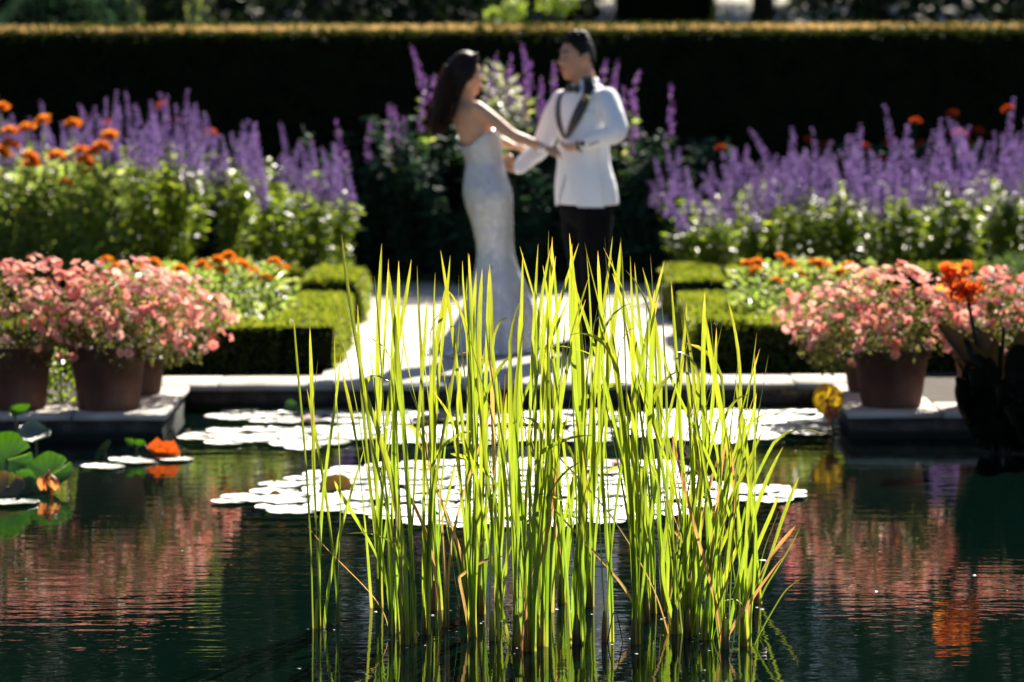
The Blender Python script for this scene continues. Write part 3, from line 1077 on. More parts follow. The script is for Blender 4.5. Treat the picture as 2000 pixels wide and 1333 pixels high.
violet_shrub('dark leaved violet flowered shrub at the left, its lower spikes beside the salvias', 690, 26.9, 240, [(720, 225), (765, 255), (672, 235), (800, 225)])
violet_shrub('dark leaved violet flowered shrub rising just left of the woman', 800, 26.8, 225, [(826, 85), (845, 125), (820, 165), (780, 205), (760, 190)])
violet_shrub('violet flowered shrub with pale sunlit leaves between the couple', 975, 26.7, 200, [(962, 102), (985, 115), (998, 125), (1035, 85), (1026, 100), (1028, 168), (1052, 150), (1010, 205), (975, 190)])
violet_shrub('violet flowered shrub directly behind the man', 1110, 26.85, 215, [(1085, 120), (1172, 105), (1060, 215)])
violet_shrub('violet flowered shrub rising just right of the man', 1225, 26.8, 235, [(1198, 110), (1232, 122), (1226, 180), (1244, 190), (1228, 225), (1306, 182)])
violet_shrub('dark leaved shrub without blooms between the man and the right salvias', 1340, 26.95, 245, [])
violet_shrub('low dark leaved shrub in shade behind the woman', 880, 26.5, 300, [])
violet_shrub('low dark leaved shrub in shade between the couple', 1040, 26.5, 310, [])
violet_shrub('low dark leaved shrub in shade right of the man', 1270, 26.55, 320, [])
# pale sunlit sprays between the couple
for (px, py) in ((962, 150), (990, 165), (1000, 195)):
    c = at(px, py, 26.6)
    r = thing('pale_flowering_plant', 'pale green sunlit leafy stem between the couple, %s' % {962: 'nearest the woman', 990: 'in the middle', 1000: 'nearest the man'}[px], 'flowering plant', (c[0], 26.6, GZ), 'pale leafy stems between the couple')
    s_ = MB()
    h = c[2] - GZ + .1
    tube(s_, [(0, 0, 0), (.02, 0, h * .5), (0, 0, h)], [.008, .007, .003], seg=6, n=9)
    s_.build('stem', M['stem'], r)
    f_ = MB()
    n = 70
    u = R.uniform(.72, 1.0, n)
    th = R.uniform(0, 6.28, n)
    leaves(f_, np.column_stack([np.cos(th) * .03, np.sin(th) * .03, u * h]), np.column_stack([np.cos(th), np.sin(th), R.uniform(-.3, .6, n)]), R.uniform(.04, .075, n), .032)
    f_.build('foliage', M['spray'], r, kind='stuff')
# feathery juniper at the right
c = at(1990, 560, 21.6)
r = thing('juniper_bush', 'low feathery green juniper above the right hand flower pot', 'bush', (c[0] + .1, 21.6, GZ))
j_ = MB()
n = 5200
d = rdir(n)
d[:, 2] = np.abs(d[:, 2])
P = d * (.50, .40, .56) * R.uniform(.5, 1.0, (n, 1)) ** .5
leaves(j_, P, d * (1, 1, .4) + R.normal(size=(n, 3)) * .35 + (-.5, 0, .25), R.uniform(.05, .09, n), .010)
j_.build('foliage', M['juniper'], r, kind='stuff')
s_ = MB()
for k in range(6):
    a = k * 1.05
    tube(s_, [(0, 0, -.02), (.15 * math.cos(a), .15 * math.sin(a), .2), (.3 * math.cos(a), .25 * math.sin(a), .35)], [.016, .012, .004], seg=6, n=7)
s_.build('stem', M['bark'], r)

# ------------------------------------------------------------------ terracotta pots of pink chrysanthemums


def daisy(rs, n):
    mb = MB()
    th = np.linspace(0, 6.28, n, endpoint=False) + rs.normal(size=n) * .08
    cup = rs.uniform(.1, .5)
    D = np.column_stack([np.cos(th), np.sin(th), np.full(n, cup) + rs.normal(size=n) * .1])
    leaves(mb, D * .15, D, .85, .55, .12, np.tile((0, 0, 1.), (n, 1)), rs, mid=.62)
    me = mb.mesh('petals')
    me.materials.append(M['pink'])
    eb = MB()
    th = np.linspace(0, 6.28, 7, endpoint=False)
    v = np.vstack([np.column_stack([np.cos(th) * .27, np.sin(th) * .27, th * 0 + .02]), [(0, 0, .2)]])
    eb.add(v, np.array([[i, (i + 1) % 7, 7] for i in range(7)]))
    # petals and eye in one mesh, two materials
    mb.add(v, np.array([[i, (i + 1) % 7, 7] for i in range(7)]))
    me = mb.mesh('flower')
    me.materials.append(M['pink'])
    me.materials.append(M['petal_eye'])
    k = len(me.polygons)
    for i in range(k - 7, k):
        me.polygons[i].material_index = 1
    return me


DAISY = [daisy(R, n) for n in (9, 10, 8, 9)]


def potted(label, px, D, top_w, h, crown, nfl, rs, rim=True):
    """crown = (dx, dz centre above pot rim, rx, ry, rz)"""
    x = at(px, 800, D)[0]
    r = thing('potted_chrysanthemum', label, 'potted plant', (x, D, .1325), 'terracotta pots of pink chrysanthemums')
    rt_, rb = top_w / 2, top_w * .40
    mb = MB()
    lathe(mb, [(0, 0), (rb * .96, 0), (rb, .008), (rb + (rt_ - rb) * .84, h * .80), (rt_ * .98, h * .81), (rt_ * 1.03, h * .83), (rt_ * 1.04, h * .97), (rt_ * 1.02, h), (rt_ * .93, h), (rt_ * .90, h * .9), (0, h * .88)], 48, wob=.006)
    po = mb.build('pot', M['terracotta'], r, True)
    dx, dz, rx, ry, rz = crown
    c0 = np.array((dx, 0, h + dz))
    n = 2600
    d = rdir(n, rs)
    lump = 1 + .10 * np.sin(d @ np.array((7, 3, 5.)) + rs.uniform(0, 6)) + .08 * np.sin(d @ np.array((-4, 9, 6.)))
    P = c0 + d * (rx, ry, rz) * (rs.uniform(.2, 1.0, (n, 1)) ** .5) * lump[:, None] * .86
    fo = MB()
    leaves(fo, P, d + rs.normal(size=(n, 3)) * .8, rs.uniform(.022, .045, n), rs.uniform(.010, .018, n), rs=rs)
    for k in range(36):
        dd = rdir(1, rs)[0]
        e = c0 + dd * (rx, ry, rz) * .95
        if e[2] < h * .75:
            e[2] = h * .75
        tube(fo, [(rs.uniform(-.5, .5) * rt_, rs.uniform(-.5, .5) * rt_, h * .9), (np.array((0, 0, h)) + e) / 2 + rs.normal(size=3) * .02, e], [.004, .003, .002], seg=4, n=6, cap=False)
    fo.build('foliage', M['chry_leaf'], r, kind='stuff')
    cnt = 0
    while cnt < nfl:
        dd = rdir(1, rs)[0]
        if dd[2] < -.45 or (dd[2] < .05 and rs.uniform() < .62) or (dd[1] > .6 and rs.uniform() < .5):
            continue
        l_ = 1 + .10 * math.sin(dd @ np.array((7, 3, 5.))) + .08 * math.sin(dd @ np.array((-4, 9, 6.)))
        p = c0 + dd * (rx, ry, rz) * l_ * rs.uniform(.92, 1.1)
        nn = nrm(dd + rs.normal(size=3) * .45 + np.array((.1, 0, .35)))
        q = Vector(nn).to_track_quat('Z', 'Y').to_euler()
        inst(DAISY[rs.randint(4)], r, p, q, rs.uniform(.021, .034), 'flower')
        cnt += 1
    return r


rs = np.random.RandomState(5)
potted('terracotta pot of pink chrysanthemums at the left picture edge, half cut off', 30, 18.66, .37, .31, (0, .11, .42, .36, .28), 280, rs)
potted('terracotta pot of pink chrysanthemums on the left pier nearest the pool corner', 212, 18.62, .37, .31, (.03, .11, .38, .36, .27), 290, rs)
potted('terracotta pot of pink chrysanthemums half hidden behind another pot on the left pier', 262, 19.35, .34, .28, (.13, .06, .33, .32, .25), 240, rs)
potted('terracotta pot of pink chrysanthemums on the right pier nearest the pool corner', 1740, 18.66, .365, .28, (-.06, .12, .43, .36, .25), 295, rs)
potted('terracotta pot of pink chrysanthemums partly behind another pot on the right pier', 1706, 19.35, .33, .26, (-.13, .02, .28, .28, .21), 170, rs)
potted('terracotta pot of pink chrysanthemums behind the dark canna leaves', 1935, 18.66, .36, .28, (.06, .13, .38, .34, .24), 280, rs)
# leafy weeds seen between the left pots
for (px, D_) in ((118, 19.1), (128, 19.3)):
    x = at(px, 780, D_)[0]
    r = thing('leafy_weed', 'sunlit leafy green weed in the gap between the left pots, the %s one' % ('nearer' if D_ < 19.2 else 'farther'), 'plant', (x, D_, GZ), 'weeds between the left pots')
    f_ = MB()
    n = 90
    th = R.uniform(0, 6.28, n)
    u = R.uniform(0, 1, n)
    leaves(f_, np.column_stack([np.cos(th) * .05, np.sin(th) * .05, u * .28]), np.column_stack([np.cos(th), np.sin(th), R.uniform(0, .6, n)]), .06, .03)
    f_.build('foliage', M['salvia_leaf'], r, kind='stuff')
    s_ = MB()
    tube(s_, [(0, 0, -.02), (.01, 0, .28)], [.005, .003], seg=5)
    s_.build('stem', M['stem'], r)

# ------------------------------------------------------------------ water lilies


def pad_mesh(name, rs, mat, curl=0.0, rim=.035, ripple=.012):
    """round lily leaf with its notch, slightly upturned wavy rim, two skins thick; radius 1"""
    mb = MB()
    na, rr = 34, (.0, .3, .6, .85, .96, 1.0)
    th = np.linspace(.10, 2 * math.pi - .10, na)
    ph = rs.uniform(0, 6.28, 3)
    v = []
    for k, r_ in enumerate(rr):
        edge = 1 + .018 * np.sin(9 * th + ph[0]) + .02 * np.sin(4 * th + ph[1])
        x, y = r_ * edge * np.cos(th), r_ * edge * np.sin(th)
        z = ripple * (np.sin(5 * th + ph[2]) + .6 * np.sin(11 * th + ph[0])) * r_ ** 2 + rim * max(0, (r_ - .8) / .2) ** 2
        z = z + curl * (y * y) * (1 + .3 * x) + curl * .3 * x * x
        v.append(np.column_stack([x, y, z]))
    top = np.vstack(v)
    bot = top - (0, 0, .022)
    m = len(rr)
    f = []
    for k in range(m - 1):
        for j in range(na - 1):
            a, b, c, d = k * na + j, k * na + j + 1, (k + 1) * na + j + 1, (k + 1) * na + j
            f.append([a, d, c, b])
            f.append([a + m * na, b + m * na, c + m * na, d + m * na])
    k = (m - 1) * na
    for j in range(na - 1):
        f.append([k + j, k + j + m * na, k + j + 1 + m * na, k + j + 1])
    mb.add(np.vstack([top, bot]), np.array(f))
    me = mb.mesh(name, True)
    me.materials.append(mat)
    return me


PADS = [pad_mesh('lily_pad', R, M['pad']) for _ in range(6)]


def inside(px, py, poly):
    c = False
    n = len(poly)
    for i in range(n):
        (x0, y0), (x1, y1) = poly[i], poly[i - 1]
        if (y0 > py) != (y1 > py) and px < (x1 - x0) * (py - y0) / (y1 - y0) + x0:
            c = not c
    return c


def raft(poly, n, r0, r1, label, group, rs, gap=.80):
    xs = [p[0] for p in poly]
    ys = [p[1] for p in poly]
    got = []
    tries = 0
    while len(got) < n and tries < 30000:
        tries += 1
        px = rs.uniform(min(xs), max(xs))
        D0, D1 = gp(px, max(ys))[1], gp(px, min(ys))[1]
        D = rs.uniform(D0, D1)
        py = HC * FPX / D - 20
        if not inside(px, py, poly):
            continue
        p = gp(px, py)
        r_ = rs.uniform(r0, r1)
        if any(math.hypot(p[0] - q[0], p[1] - q[1]) < gap * (r_ + q[2]) for q in got):
            continue
        got.append((p[0], p[1], r_))
        o = inst(PADS[rs.randint(6)], None, (p[0], p[1], .006 + .0011 * (len(got) % 7) + rs.uniform(0, .0005)), (rs.normal() * .018, rs.normal() * .018, rs.uniform(0, 6.28)), r_, 'lily_pad')
        where = ('left of the reeds' if px < 600 else 'just behind the leftmost reeds' if px < 740 else 'behind the left reeds' if px < 900 else 'behind the left middle reeds' if px < 1050 else
                 'behind the middle reeds' if px < 1200 else 'behind the right middle reeds' if px < 1340 else 'behind the rightmost reeds' if px < 1480 else 'right of the reeds')
        tag(o, label + ', ' + where, 'lily pad', group)
    return got


rl = np.random.RandomState(11)
raft([(428, 982), (500, 962), (545, 940), (600, 930), (720, 912), (860, 905), (1040, 900), (1130, 903), (1290, 908), (1330, 935), (1420, 945), (1500, 955), (1585, 967), (1520, 985), (1420, 985),
      (1300, 1012), (1250, 1022), (1110, 1028), (1000, 1030), (880, 1030), (740, 1018), (640, 1002), (560, 1000), (500, 990)], 150, .07, .13,
     'shiny flat lily pad in the front raft', 'lily pads of the front raft', rl, .74)
raft([(410, 815), (450, 806), (560, 798), (700, 799), (900, 797), (1180, 797), (1180, 825), (1100, 830), (900, 828), (700, 828), (480, 828)], 48, .085, .14,
     'lily pad in the far left raft nearest the stone wall', 'lily pads of the far left raft, back band', rl, .74)
raft([(368, 858), (420, 846), (600, 838), (700, 836), (850, 842), (1000, 845), (1170, 845), (1170, 862), (1000, 868), (800, 868), (700, 862), (640, 878), (590, 880), (540, 866), (430, 872)], 48, .085, .14,
     'lily pad in the nearer band of the far left raft', 'lily pads of the far left raft, front band', rl, .74)
raft([(1235, 850), (1260, 815), (1370, 800), (1450, 799), (1560, 802), (1640, 818), (1600, 832), (1620, 852), (1500, 858), (1400, 866), (1300, 862)], 50, .085, .14,
     'shiny flat lily pad in the far right raft', 'lily pads of the far right raft', rl, .74)


def standing_leaf(label, cat, px, py, D, rad, rot, mat, curl, stalk=True, name='lily_leaf', asp=(1, 1, 1), col='stem', ripple=.05):
    """a lily leaf held above the water on its stalk"""
    p = at(px, py, D)
    r = thing(name, label, cat, (p[0], D, 0))
    o = link('blade', pad_mesh('blade', R, M[mat], curl, .12, ripple), None, r)
    o.location = (0, 0, p[2])
    o.rotation_euler = (Matrix.Rotation(rot[1], 3, 'Z') @ Matrix.Rotation(rot[0], 3, 'X') @ Matrix.Rotation(rot[2], 3, 'Z')).to_euler()
    o.scale = tuple(rad * a for a in asp)
    if stalk:
        s_ = MB()
        tube(s_, [(R.uniform(-.03, .03), R.uniform(-.03, .03), -.2), (.01, 0, p[2] * .5), (0, 0, p[2])], [.007, .006, .005], seg=8, n=9)
        s_.build('stalk', M[col], r, True)
    return r


standing_leaf('round yellow lily leaf standing upright by the right pier corner', 'lily leaf', 1615, 782, 18.5, .080, (1.35, .25, -1.3), 'pad_yellow', .18, col='wilt', ripple=.012)
standing_leaf('small pale stalked lily leaf, orange below, under the upright yellow leaf', 'lily leaf', 1622, 806, 18.45, .035, (1.2, .3, 1.0), 'pad_orange', .5)
standing_leaf('large green lily leaf with a glinting rim, cut by the left picture edge', 'lily leaf', 12, 898, 16.75, .115, (1.15, .35, .3), 'pad_green', .35)
standing_leaf('yellow green lily leaf lying tilted behind the withered orange one', 'lily leaf', 92, 930, 16.55, .105, (.95, .12, .6), 'pad_green', .25, asp=(1.1, .85, 1))
standing_leaf('small green lily leaf low on the water at the left picture edge', 'lily leaf', 42, 948, 16.45, .07, (.9, -.2, 2.2), 'pad_green', .3)
standing_leaf('yellowing lily leaf touching the water at the far left edge', 'lily leaf', 12, 955, 16.4, .08, (.75, .1, 1.2), 'pad_olive', .3)
standing_leaf('dark green lily leaf in shade above the big glinting leaf', 'lily leaf', 66, 852, 17.4, .075, (.45, .2, .4), 'pad', .3)
standing_leaf('curled yellow lily leaf standing at the far left before the pot', 'lily leaf', 28, 802, 17.6, .055, (1.4, .5, 1.8), 'pad_green', 1.1, asp=(.45, 1, 1))
standing_leaf('curled orange lily leaf beside the left pier corner', 'lily leaf', 318, 886, 17.7, .070, (.50, .1, -.4), 'pad_orange', .5, asp=(1.2, .6, 1.2), ripple=.16)
standing_leaf('small curled green lily leaf left of the orange one by the pier corner', 'lily leaf', 262, 868, 17.75, .05, (1.2, .2, 1.4), 'pad_green', .9, asp=(.4, 1, 1))
standing_leaf('thin pale bent lily leaf stub rising from dark water by the left wall', 'lily leaf', 200, 880, 17.6, .035, (1.3, .2, .9), 'pad', 1.2, asp=(1.6, .5, 1))
standing_leaf('yellow brown upturned lily leaf among the front raft left of the reeds', 'lily leaf', 660, 970, 16.45, .085, (.75, .25, .4), 'pad_olive', .5)
standing_leaf('small orange lily leaf on the front raft touching the reeds', 'lily leaf', 725, 972, 16.45, .035, (.9, -.2, .9), 'pad_orange', .5)
standing_leaf('small olive upturned lily leaf at the left end of the front raft', 'lily leaf', 540, 980, 16.3, .045, (.5, .2, .4), 'pad_olive', .4)
standing_leaf('small green upturned lily leaf in the far left raft', 'lily leaf', 572, 800, 19.4, .045, (.6, .3, .7), 'pad_green', .5)
# flat pads on their own
for (px, py, rr, lab) in ((262, 903, .12, 'pale rimmed lily pad floating left of the orange curled leaf'), (340, 900, .09, 'lily pad floating under the orange curled leaf'),
                          (200, 915, .10, 'dim lily pad floating in the shade of the left wall'), (20, 985, .12, 'lily pad floating below the big leaf at the left edge')):
    p = gp(px, py)
    o = inst(PADS[R.randint(6)], None, (p[0], p[1], .008), (R.normal() * .03, R.normal() * .03, R.uniform(0, 6)), rr, 'lily_pad')
    tag(o, lab, 'lily pad')
# withered orange leaf hanging to the water
p = at(95, 925, 16.35)
r = thing('withered_leaf', 'withered orange lily leaf drooping into the water at the left', 'lily leaf', (p[0], 16.35, 0))
for k in range(5):
    mb = MB()
    a = -.30 + k * .15
    pts = smooth_path([(0, 0, p[2]), (a * .09, -.02, p[2] * .75), (a * .14 + .01, R.uniform(-.03, .02), p[2] * R.uniform(.02, .4))], 9)
    wv = np.interp(np.linspace(0, 1, 9), [0, .4, .8, 1], [.008, .020, .016, .003])
    sd_ = np.array((math.cos(k), math.sin(k) * .6, 0))
    v = np.stack([pts - sd_ * wv[:, None], pts + (0, -.006, 0), pts + sd_ * wv[:, None]], 1).reshape(-1, 3)
    f = [[i * 3 + j, i * 3 + j + 1, i * 3 + j + 4, i * 3 + j + 3] for i in range(8) for j in (0, 1)]
    mb.add(v, np.array(f)).build('leaf_lobe', M['wilt'], r, True)
mb = MB()
tube(mb, [(.02, 0, -.2), (.01, 0, p[2] * .5), (0, 0, p[2] + .01)], [.006, .005, .005], seg=8, n=7)
mb.build('stalk', M['wilt'], r, True)
# water lily blooms
for (px, py, D_, rr, lab) in ((605, 838, 18.95, .075, 'pale pink water lily bloom on the far left raft'), (1205, 912, 17.2, .05, 'small pale water lily bloom behind the reeds on the front raft')):
    p = at(px, py, D_)
    r = thing('water_lily', lab, 'water lily', (p[0], D_, .01))
    M['lily'] = M.get('lily') or mat_leaf('lily', (.6, .45, .45), (.75, .65, .63), (.6, .4, .38), (.8, .65, .6), .4, .4, .4)
    for ring, (n, el) in enumerate(((9, .35), (8, .75), (6, 1.15))):
        for k in range(n):
            a = 6.283 * k / n + ring * .35
            mb = MB()
            D3 = np.array((math.cos(a) * math.cos(el), math.sin(a) * math.cos(el), math.sin(el)))
            leaves(mb, [(0, 0, .005)], [D3], rr * (1 - .12 * ring), rr * .42, .35, [np.array((-math.cos(a), -math.sin(a), 1.2))])
            mb.build('petal', M['lily'], r)

# ------------------------------------------------------------------ dark canna standing in the water at the right
CD = 17.75
c = at(1945, 880, CD)
can = thing('canna_plant', 'dark leaved canna with one orange flower standing in the water at the right edge', 'canna', (c[0], CD, 0))


def loc_of(px, py, dy=0.0):
    q_ = at(px, py, CD + dy)
    return q_ - np.array((c[0], CD, 0))


rr0 = np.random.RandomState(8)


def blade(parent, a, b, wd, droop, face, mat, name='leaf'):
    """large canna leaf from a to b: cupped along its midrib, veined"""
    a, b = np.asarray(a), np.asarray(b)
    n, m = 13, 7
    mid = (a + b) / 2 + np.array((0, 0, droop))
    pts = smooth_path([a, mid, b], n)
    tg = nrm(np.gradient(pts, axis=0))
    sd_ = nrm(np.cross(tg, np.asarray(face, float)))
    up = np.cross(sd_, tg)
    s_ = np.linspace(0, 1, n)
    wv = wd * np.sin(np.pi * np.clip(s_ * .93 + .05, 0, 1)) ** .75
    rows = []
    for j in range(m):
        u = j / (m - 1) * 2 - 1
        rows.append(pts + sd_ * (wv * u)[:, None] + up * (wv * .35 * u * u + .006 * np.sin(s_ * 26 + abs(u) * 4))[:, None])
    v = np.stack(rows, 1).reshape(-1, 3)
    f = [[i * m + j, i * m + j + 1, (i + 1) * m + j + 1, (i + 1) * m + j] for i in range(n - 1) for j in range(m - 1)]
    return MB().add(v, np.array(f)).build(name, mat, parent, True)


canna_leaves = [((1945, 745), (1832, 634), .050, -.1), ((1950, 800), (1868, 700), .045, -.08), ((1960, 760), (1905, 640), .05, .05), ((1975, 760), (2040, 630), .08, .1)]
for k in range(46):
    bx, by = rr0.uniform(1915, 2030), rr0.uniform(745, 908)
    canna_leaves.append(((bx, by), (max(1868, bx + rr0.uniform(-80, 60)), by - rr0.uniform(15, 120)), rr0.uniform(.045, .075), rr0.uniform(-.22, .12)))
for (a, b, wd, dy) in canna_leaves:
    A, B = loc_of(*a), loc_of(*b, dy)
    A[2] = max(A[2] - .06, .01)
    blade(can, A, B, wd, .03, (rr0.normal() * .35, -1, .35), M['canna_dark'])
for (px0, px1, t_) in ((1950, 1888, 575), (1950, 1960, 640), (1965, 2000, 660)):
    mb = MB()
    A = loc_of(px0, 905)
    A[2] = -.2
    tube(mb, [A, loc_of((px0 + px1) / 2, 740), loc_of(px1, t_)], [.016, .013, .007], seg=10, n=12)
    mb.build('stalk', M['canna_dark'], can, True)
M['flame'] = mat_leaf('flame', (.50, .06, .012), (.62, .16, .03), (.75, .09, .015), (.95, .34, .05), .5, .5, .3, per='object')
for k in range(34):
    a = rr0.uniform(0, 6.28)
    b0 = loc_of(1882 + rr0.uniform(-32, 32), 598 - rr0.uniform(0, 74))
    q_ = nrm(np.array((math.cos(a) * .8, math.sin(a) * .8, rr0.uniform(-.1, 1.0))))
    blade(can, b0, b0 + q_ * rr0.uniform(.05, .085), .028, .012, (q_[1], -q_[0] - .5, 1), M['flame'], 'petal')

# ------------------------------------------------------------------ reeds
ENV = [(560, 760), (590, 640), (620, 610), (670, 500), (745, 478), (800, 485), (850, 478), (890, 495), (950, 485), (1000, 500), (1050, 438), (1070, 440), (1100, 450), (1190, 460), (1240, 480), (1285, 500),
       (1335, 560), (1400, 570), (1450, 640), (1500, 655), (1540, 740), (1600, 900)]
rr_ = np.random.RandomState(33)


def reed_leaf(base, tip, parent, w0, dry=False, hook=0.0, kink=None, rs=rr_):
    """one long strap leaf, V-folded, twisting as it rises; base and tip in the shoot's own frame"""
    n = 22
    base, tip = np.asarray(base, float), np.asarray(tip, float)
    h = tip[2]
    lean = tip - base
    p1 = base + np.array((lean[0] * .16, lean[1] * .16, h * .33))
    p2 = base + np.array((lean[0] * .50, lean[1] * .50, h * .70))
    pts = smooth_path([base, p1, p2, tip], n)
    s_ = np.linspace(0, 1, n)
    wob = rs.normal(size=4)
    pts[:, 0] += .026 * wob[0] * np.sin(s_ * 5 + wob[1]) * s_
    pts[:, 1] += .02 * wob[2] * np.sin(s_ * 5 + wob[3]) * s_
    if hook:
        k0 = .80
        q = np.clip((s_ - k0) / (1 - k0), 0, 1)
        L = h * (1 - k0)
        pts[:, 0] += hook * L * .8 * q ** 1.5
        pts[:, 2] -= abs(hook) * L * .95 * q ** 2
    if kink is not None:
        k0, dx, dz = kink
        q = np.clip((s_ - k0) / (1 - k0), 0, 1)[:, None]
        i0 = int(k0 * (n - 1))
        pts = np.where(s_[:, None] > k0, pts[i0] + q * np.array((dx, rs.uniform(-.1, .1), dz)) + np.sin(q * math.pi) * (0, 0, .02), pts)
    tg = nrm(np.gradient(pts, axis=0))
    a0 = rs.uniform(0, math.pi)
    tw = a0 + rs.normal() * 1.5 * s_ ** 1.3 + rs.normal() * .3
    ref = np.column_stack([np.cos(tw), np.sin(tw), np.zeros(n)])
    sd_ = nrm(ref - tg * np.sum(ref * tg, 1, keepdims=True))
    up = np.cross(sd_, tg)
    wv = w0 * np.interp(s_, [0, .1, .35, .65, .88, .96, 1], [.80, .78, .88, 1.0, .92, .60, .04])
    fold = np.interp(s_, [0, .2, 1], [.55, .30, .12])
    v = np.stack([pts - sd_ * wv[:, None] / 2 + up * (wv * fold)[:, None], pts, pts + sd_ * wv[:, None] / 2 + up * (wv * fold)[:, None]], 1)
    th = np.array((1, .9, 1))
    back = v - up[:, None] * .0012 * th[None, :, None]
    v = np.concatenate([v.reshape(-1, 3), back.reshape(-1, 3)])
    f = []
    m = n * 3
    for i in range(n - 1):
        for j in (0, 1):
            a = i * 3 + j
            f.append([a, a + 1, a + 4, a + 3])
    mb = MB()
    mb.add(v[:m], np.array(f), np.repeat(s_, 3))
    return mb.build('leaf', M['dry_reed'] if dry else M['reed'], parent, True, True)


SHOOTS = [(620, 1228, 5), (660, 1220, 2), (738, 1188, 8), (765, 1238, 8), (795, 1258, 9), (828, 1240, 5), (848, 1192, 7), (872, 1225, 4), (905, 1212, 9), (922, 1246, 8), (938, 1200, 6), (974, 1178, 8), (962, 1252, 3),
          (1010, 1262, 9), (1030, 1272, 9), (1050, 1262, 8), (1068, 1195, 5), (1096, 1178, 7), (1126, 1258, 10), (1150, 1186, 8), (1180, 1254, 4), (1240, 1258, 10), (1262, 1215, 7), (1276, 1198, 7), (1298, 1195, 8), (1318, 1238, 9),
          (1342, 1245, 9), (1358, 1242, 8), (1376, 1250, 9), (1398, 1222, 8), (1416, 1268, 9), (1452, 1262, 7), (1478, 1178, 4), (1440, 1182, 3)]
SPECIAL = {0: [(577, 615, 0), (598, 640, 0), (622, 700, 0), (654, 700, 0), (712, 870, 0)], 1: [(668, 655, 0), (600, 760, 0)], 2: [(672, 462, 0), (648, 575, 0), (745, 478, 0), (757, 500, 0)]}
for k, (px, py, nl) in enumerate(SHOOTS):
    b = gp(px, py)
    order = sorted(q[0] for q in SHOOTS).index(px)
    if order == 0:
        lab = 'leftmost reed shoot standing apart with a few long crossing leaves'
    elif order == 1:
        lab = 'thin lone reed shoot, second from the left, apart from the clump'
    else:
        lab = 'backlit green reed shoot, %s from the left at the waterline' % ORD[order]
    r = thing('reed', lab, 'reed', (b[0], b[1], 0), 'reeds standing in the pool' if px > 700 else None)
    sc = FPX / b[1]
    spec = SPECIAL.get(k, [])
    for j in range(max(int(nl * 1.12 + .5) if k > 1 else nl, len(spec))):
        if j < len(spec):
            tx, ty = spec[j][:2]
        else:
            tx = px + rr_.normal() * 58 + (px - 1060) * .05 - (rr_.uniform(20, 110) if px > 1150 and rr_.uniform() < .35 else 0)
            low = np.interp(tx, [e[0] for e in ENV], [e[1] for e in ENV])
            q = rr_.uniform()
            ty = low + (rr_.uniform(0, 45) if q < .22 else rr_.uniform(40, 200) if q < .62 else rr_.uniform(180, 440))
        tp = at(tx, ty, b[1]) - np.array((b[0], b[1], 0))
        tp[1] = rr_.normal() * .07
        tp[2] = max(.25, tp[2])
        dry = rr_.uniform() < .10 and j >= len(spec)
        w0 = rr_.uniform(.010, .0185)
        hook = 0.0
        kink = None
        q = rr_.uniform()
        if j >= len(spec):
            if q < .15:
                hook = rr_.choice((-1, 1)) * rr_.uniform(.25, 1.0)
            elif q < .22:
                kink = (rr_.uniform(.45, .75), rr_.choice((-1, 1)) * rr_.uniform(.06, .2), rr_.uniform(-.05, .14))
        bb = (rr_.normal() * .011, rr_.normal() * .009, -.06)
        if dry:
            tp[2] *= rr_.uniform(.55, .9)
            tp[0] *= 1.5
        reed_leaf(bb, tp, r, w0 * (.8 if dry else 1), dry, hook, kink)
    # the clasping sheath at the foot of the shoot
    mb = MB()
    wd = .006 + .0010 * nl
    tube(mb, [(0, 0, -.08), (0, 0, .01), (0, 0, .05), (0, 0, .10)], [wd, wd * .95, wd * .8, wd * .45], [wd * .7] * 3 + [wd * .3], seg=10, n=9, t=(0.0, .12))
    mb.build('sheath', M['dry_reed'] if rr_.uniform() < .2 else M['reed'], r, True, True)
# the two long leaves bent over at the right, and a broken twig in the water
for (a, b_px, lab) in (((1440, 1140), (1550, 1040), 'single long dry reed leaf leaning out to the right over the water'),):
    pass
p = gp(805, 1240)
r = thing('broken_twig', 'short dark broken twig sticking out of the water among the reeds', 'twig', (p[0], p[1], 0))
mb = MB()
tube(mb, [(.04, 0, -.03), (0, 0, .03), (-.035, 0, .10)], [.004, .004, .003], seg=7, n=8)
tube(mb, [(0, 0, .03), (.02, 0, .05)], [.003, .002], seg=6)
mb.build('stick', M['bark'], r, True)
p = gp(1200, 1255)
r = thing('bent_stalk', 'thin dead stalk bent to a point beside the reeds at right of centre', 'twig', (p[0], p[1], 0))
mb = MB()
tube(mb, [(-.03, 0, -.04), (-.008, 0, .08), (0, 0, .098), (.012, 0, .08), (.035, 0, -.04)], [.0022, .0018, .0018, .0018, .0018], seg=6, n=18)
mb.build('stalk', M['bark'], r, True)
p = gp(1450, 1230)
r = thing('reed', 'dry orange reed with a long leaf leaning far right over open water', 'reed', (p[0], p[1], 0))
reed_leaf((0, 0, -.05), (.17, -.02, .36), r, .016, True)
reed_leaf((0, 0, -.05), (.10, .02, .46), r, .014, False)

# ------------------------------------------------------------------ the couple
PD = 21.5
FLOOR = GZ + .026
SP = PD / FPX                                   # metres per photograph pixel where they stand
rp = np.random.RandomState(3)


def mat_skin(name, c1, c2):
    m = mat_noise(name, c1, c2, 14, .5, .15, 300, spec=.4, dist=.001)
    p = m.node_tree.nodes['Principled BSDF']
    p.inputs['Subsurface Weight'].default_value = .25
    p.inputs['Subsurface Radius'].default_value = (.02, .008, .004)
    return m


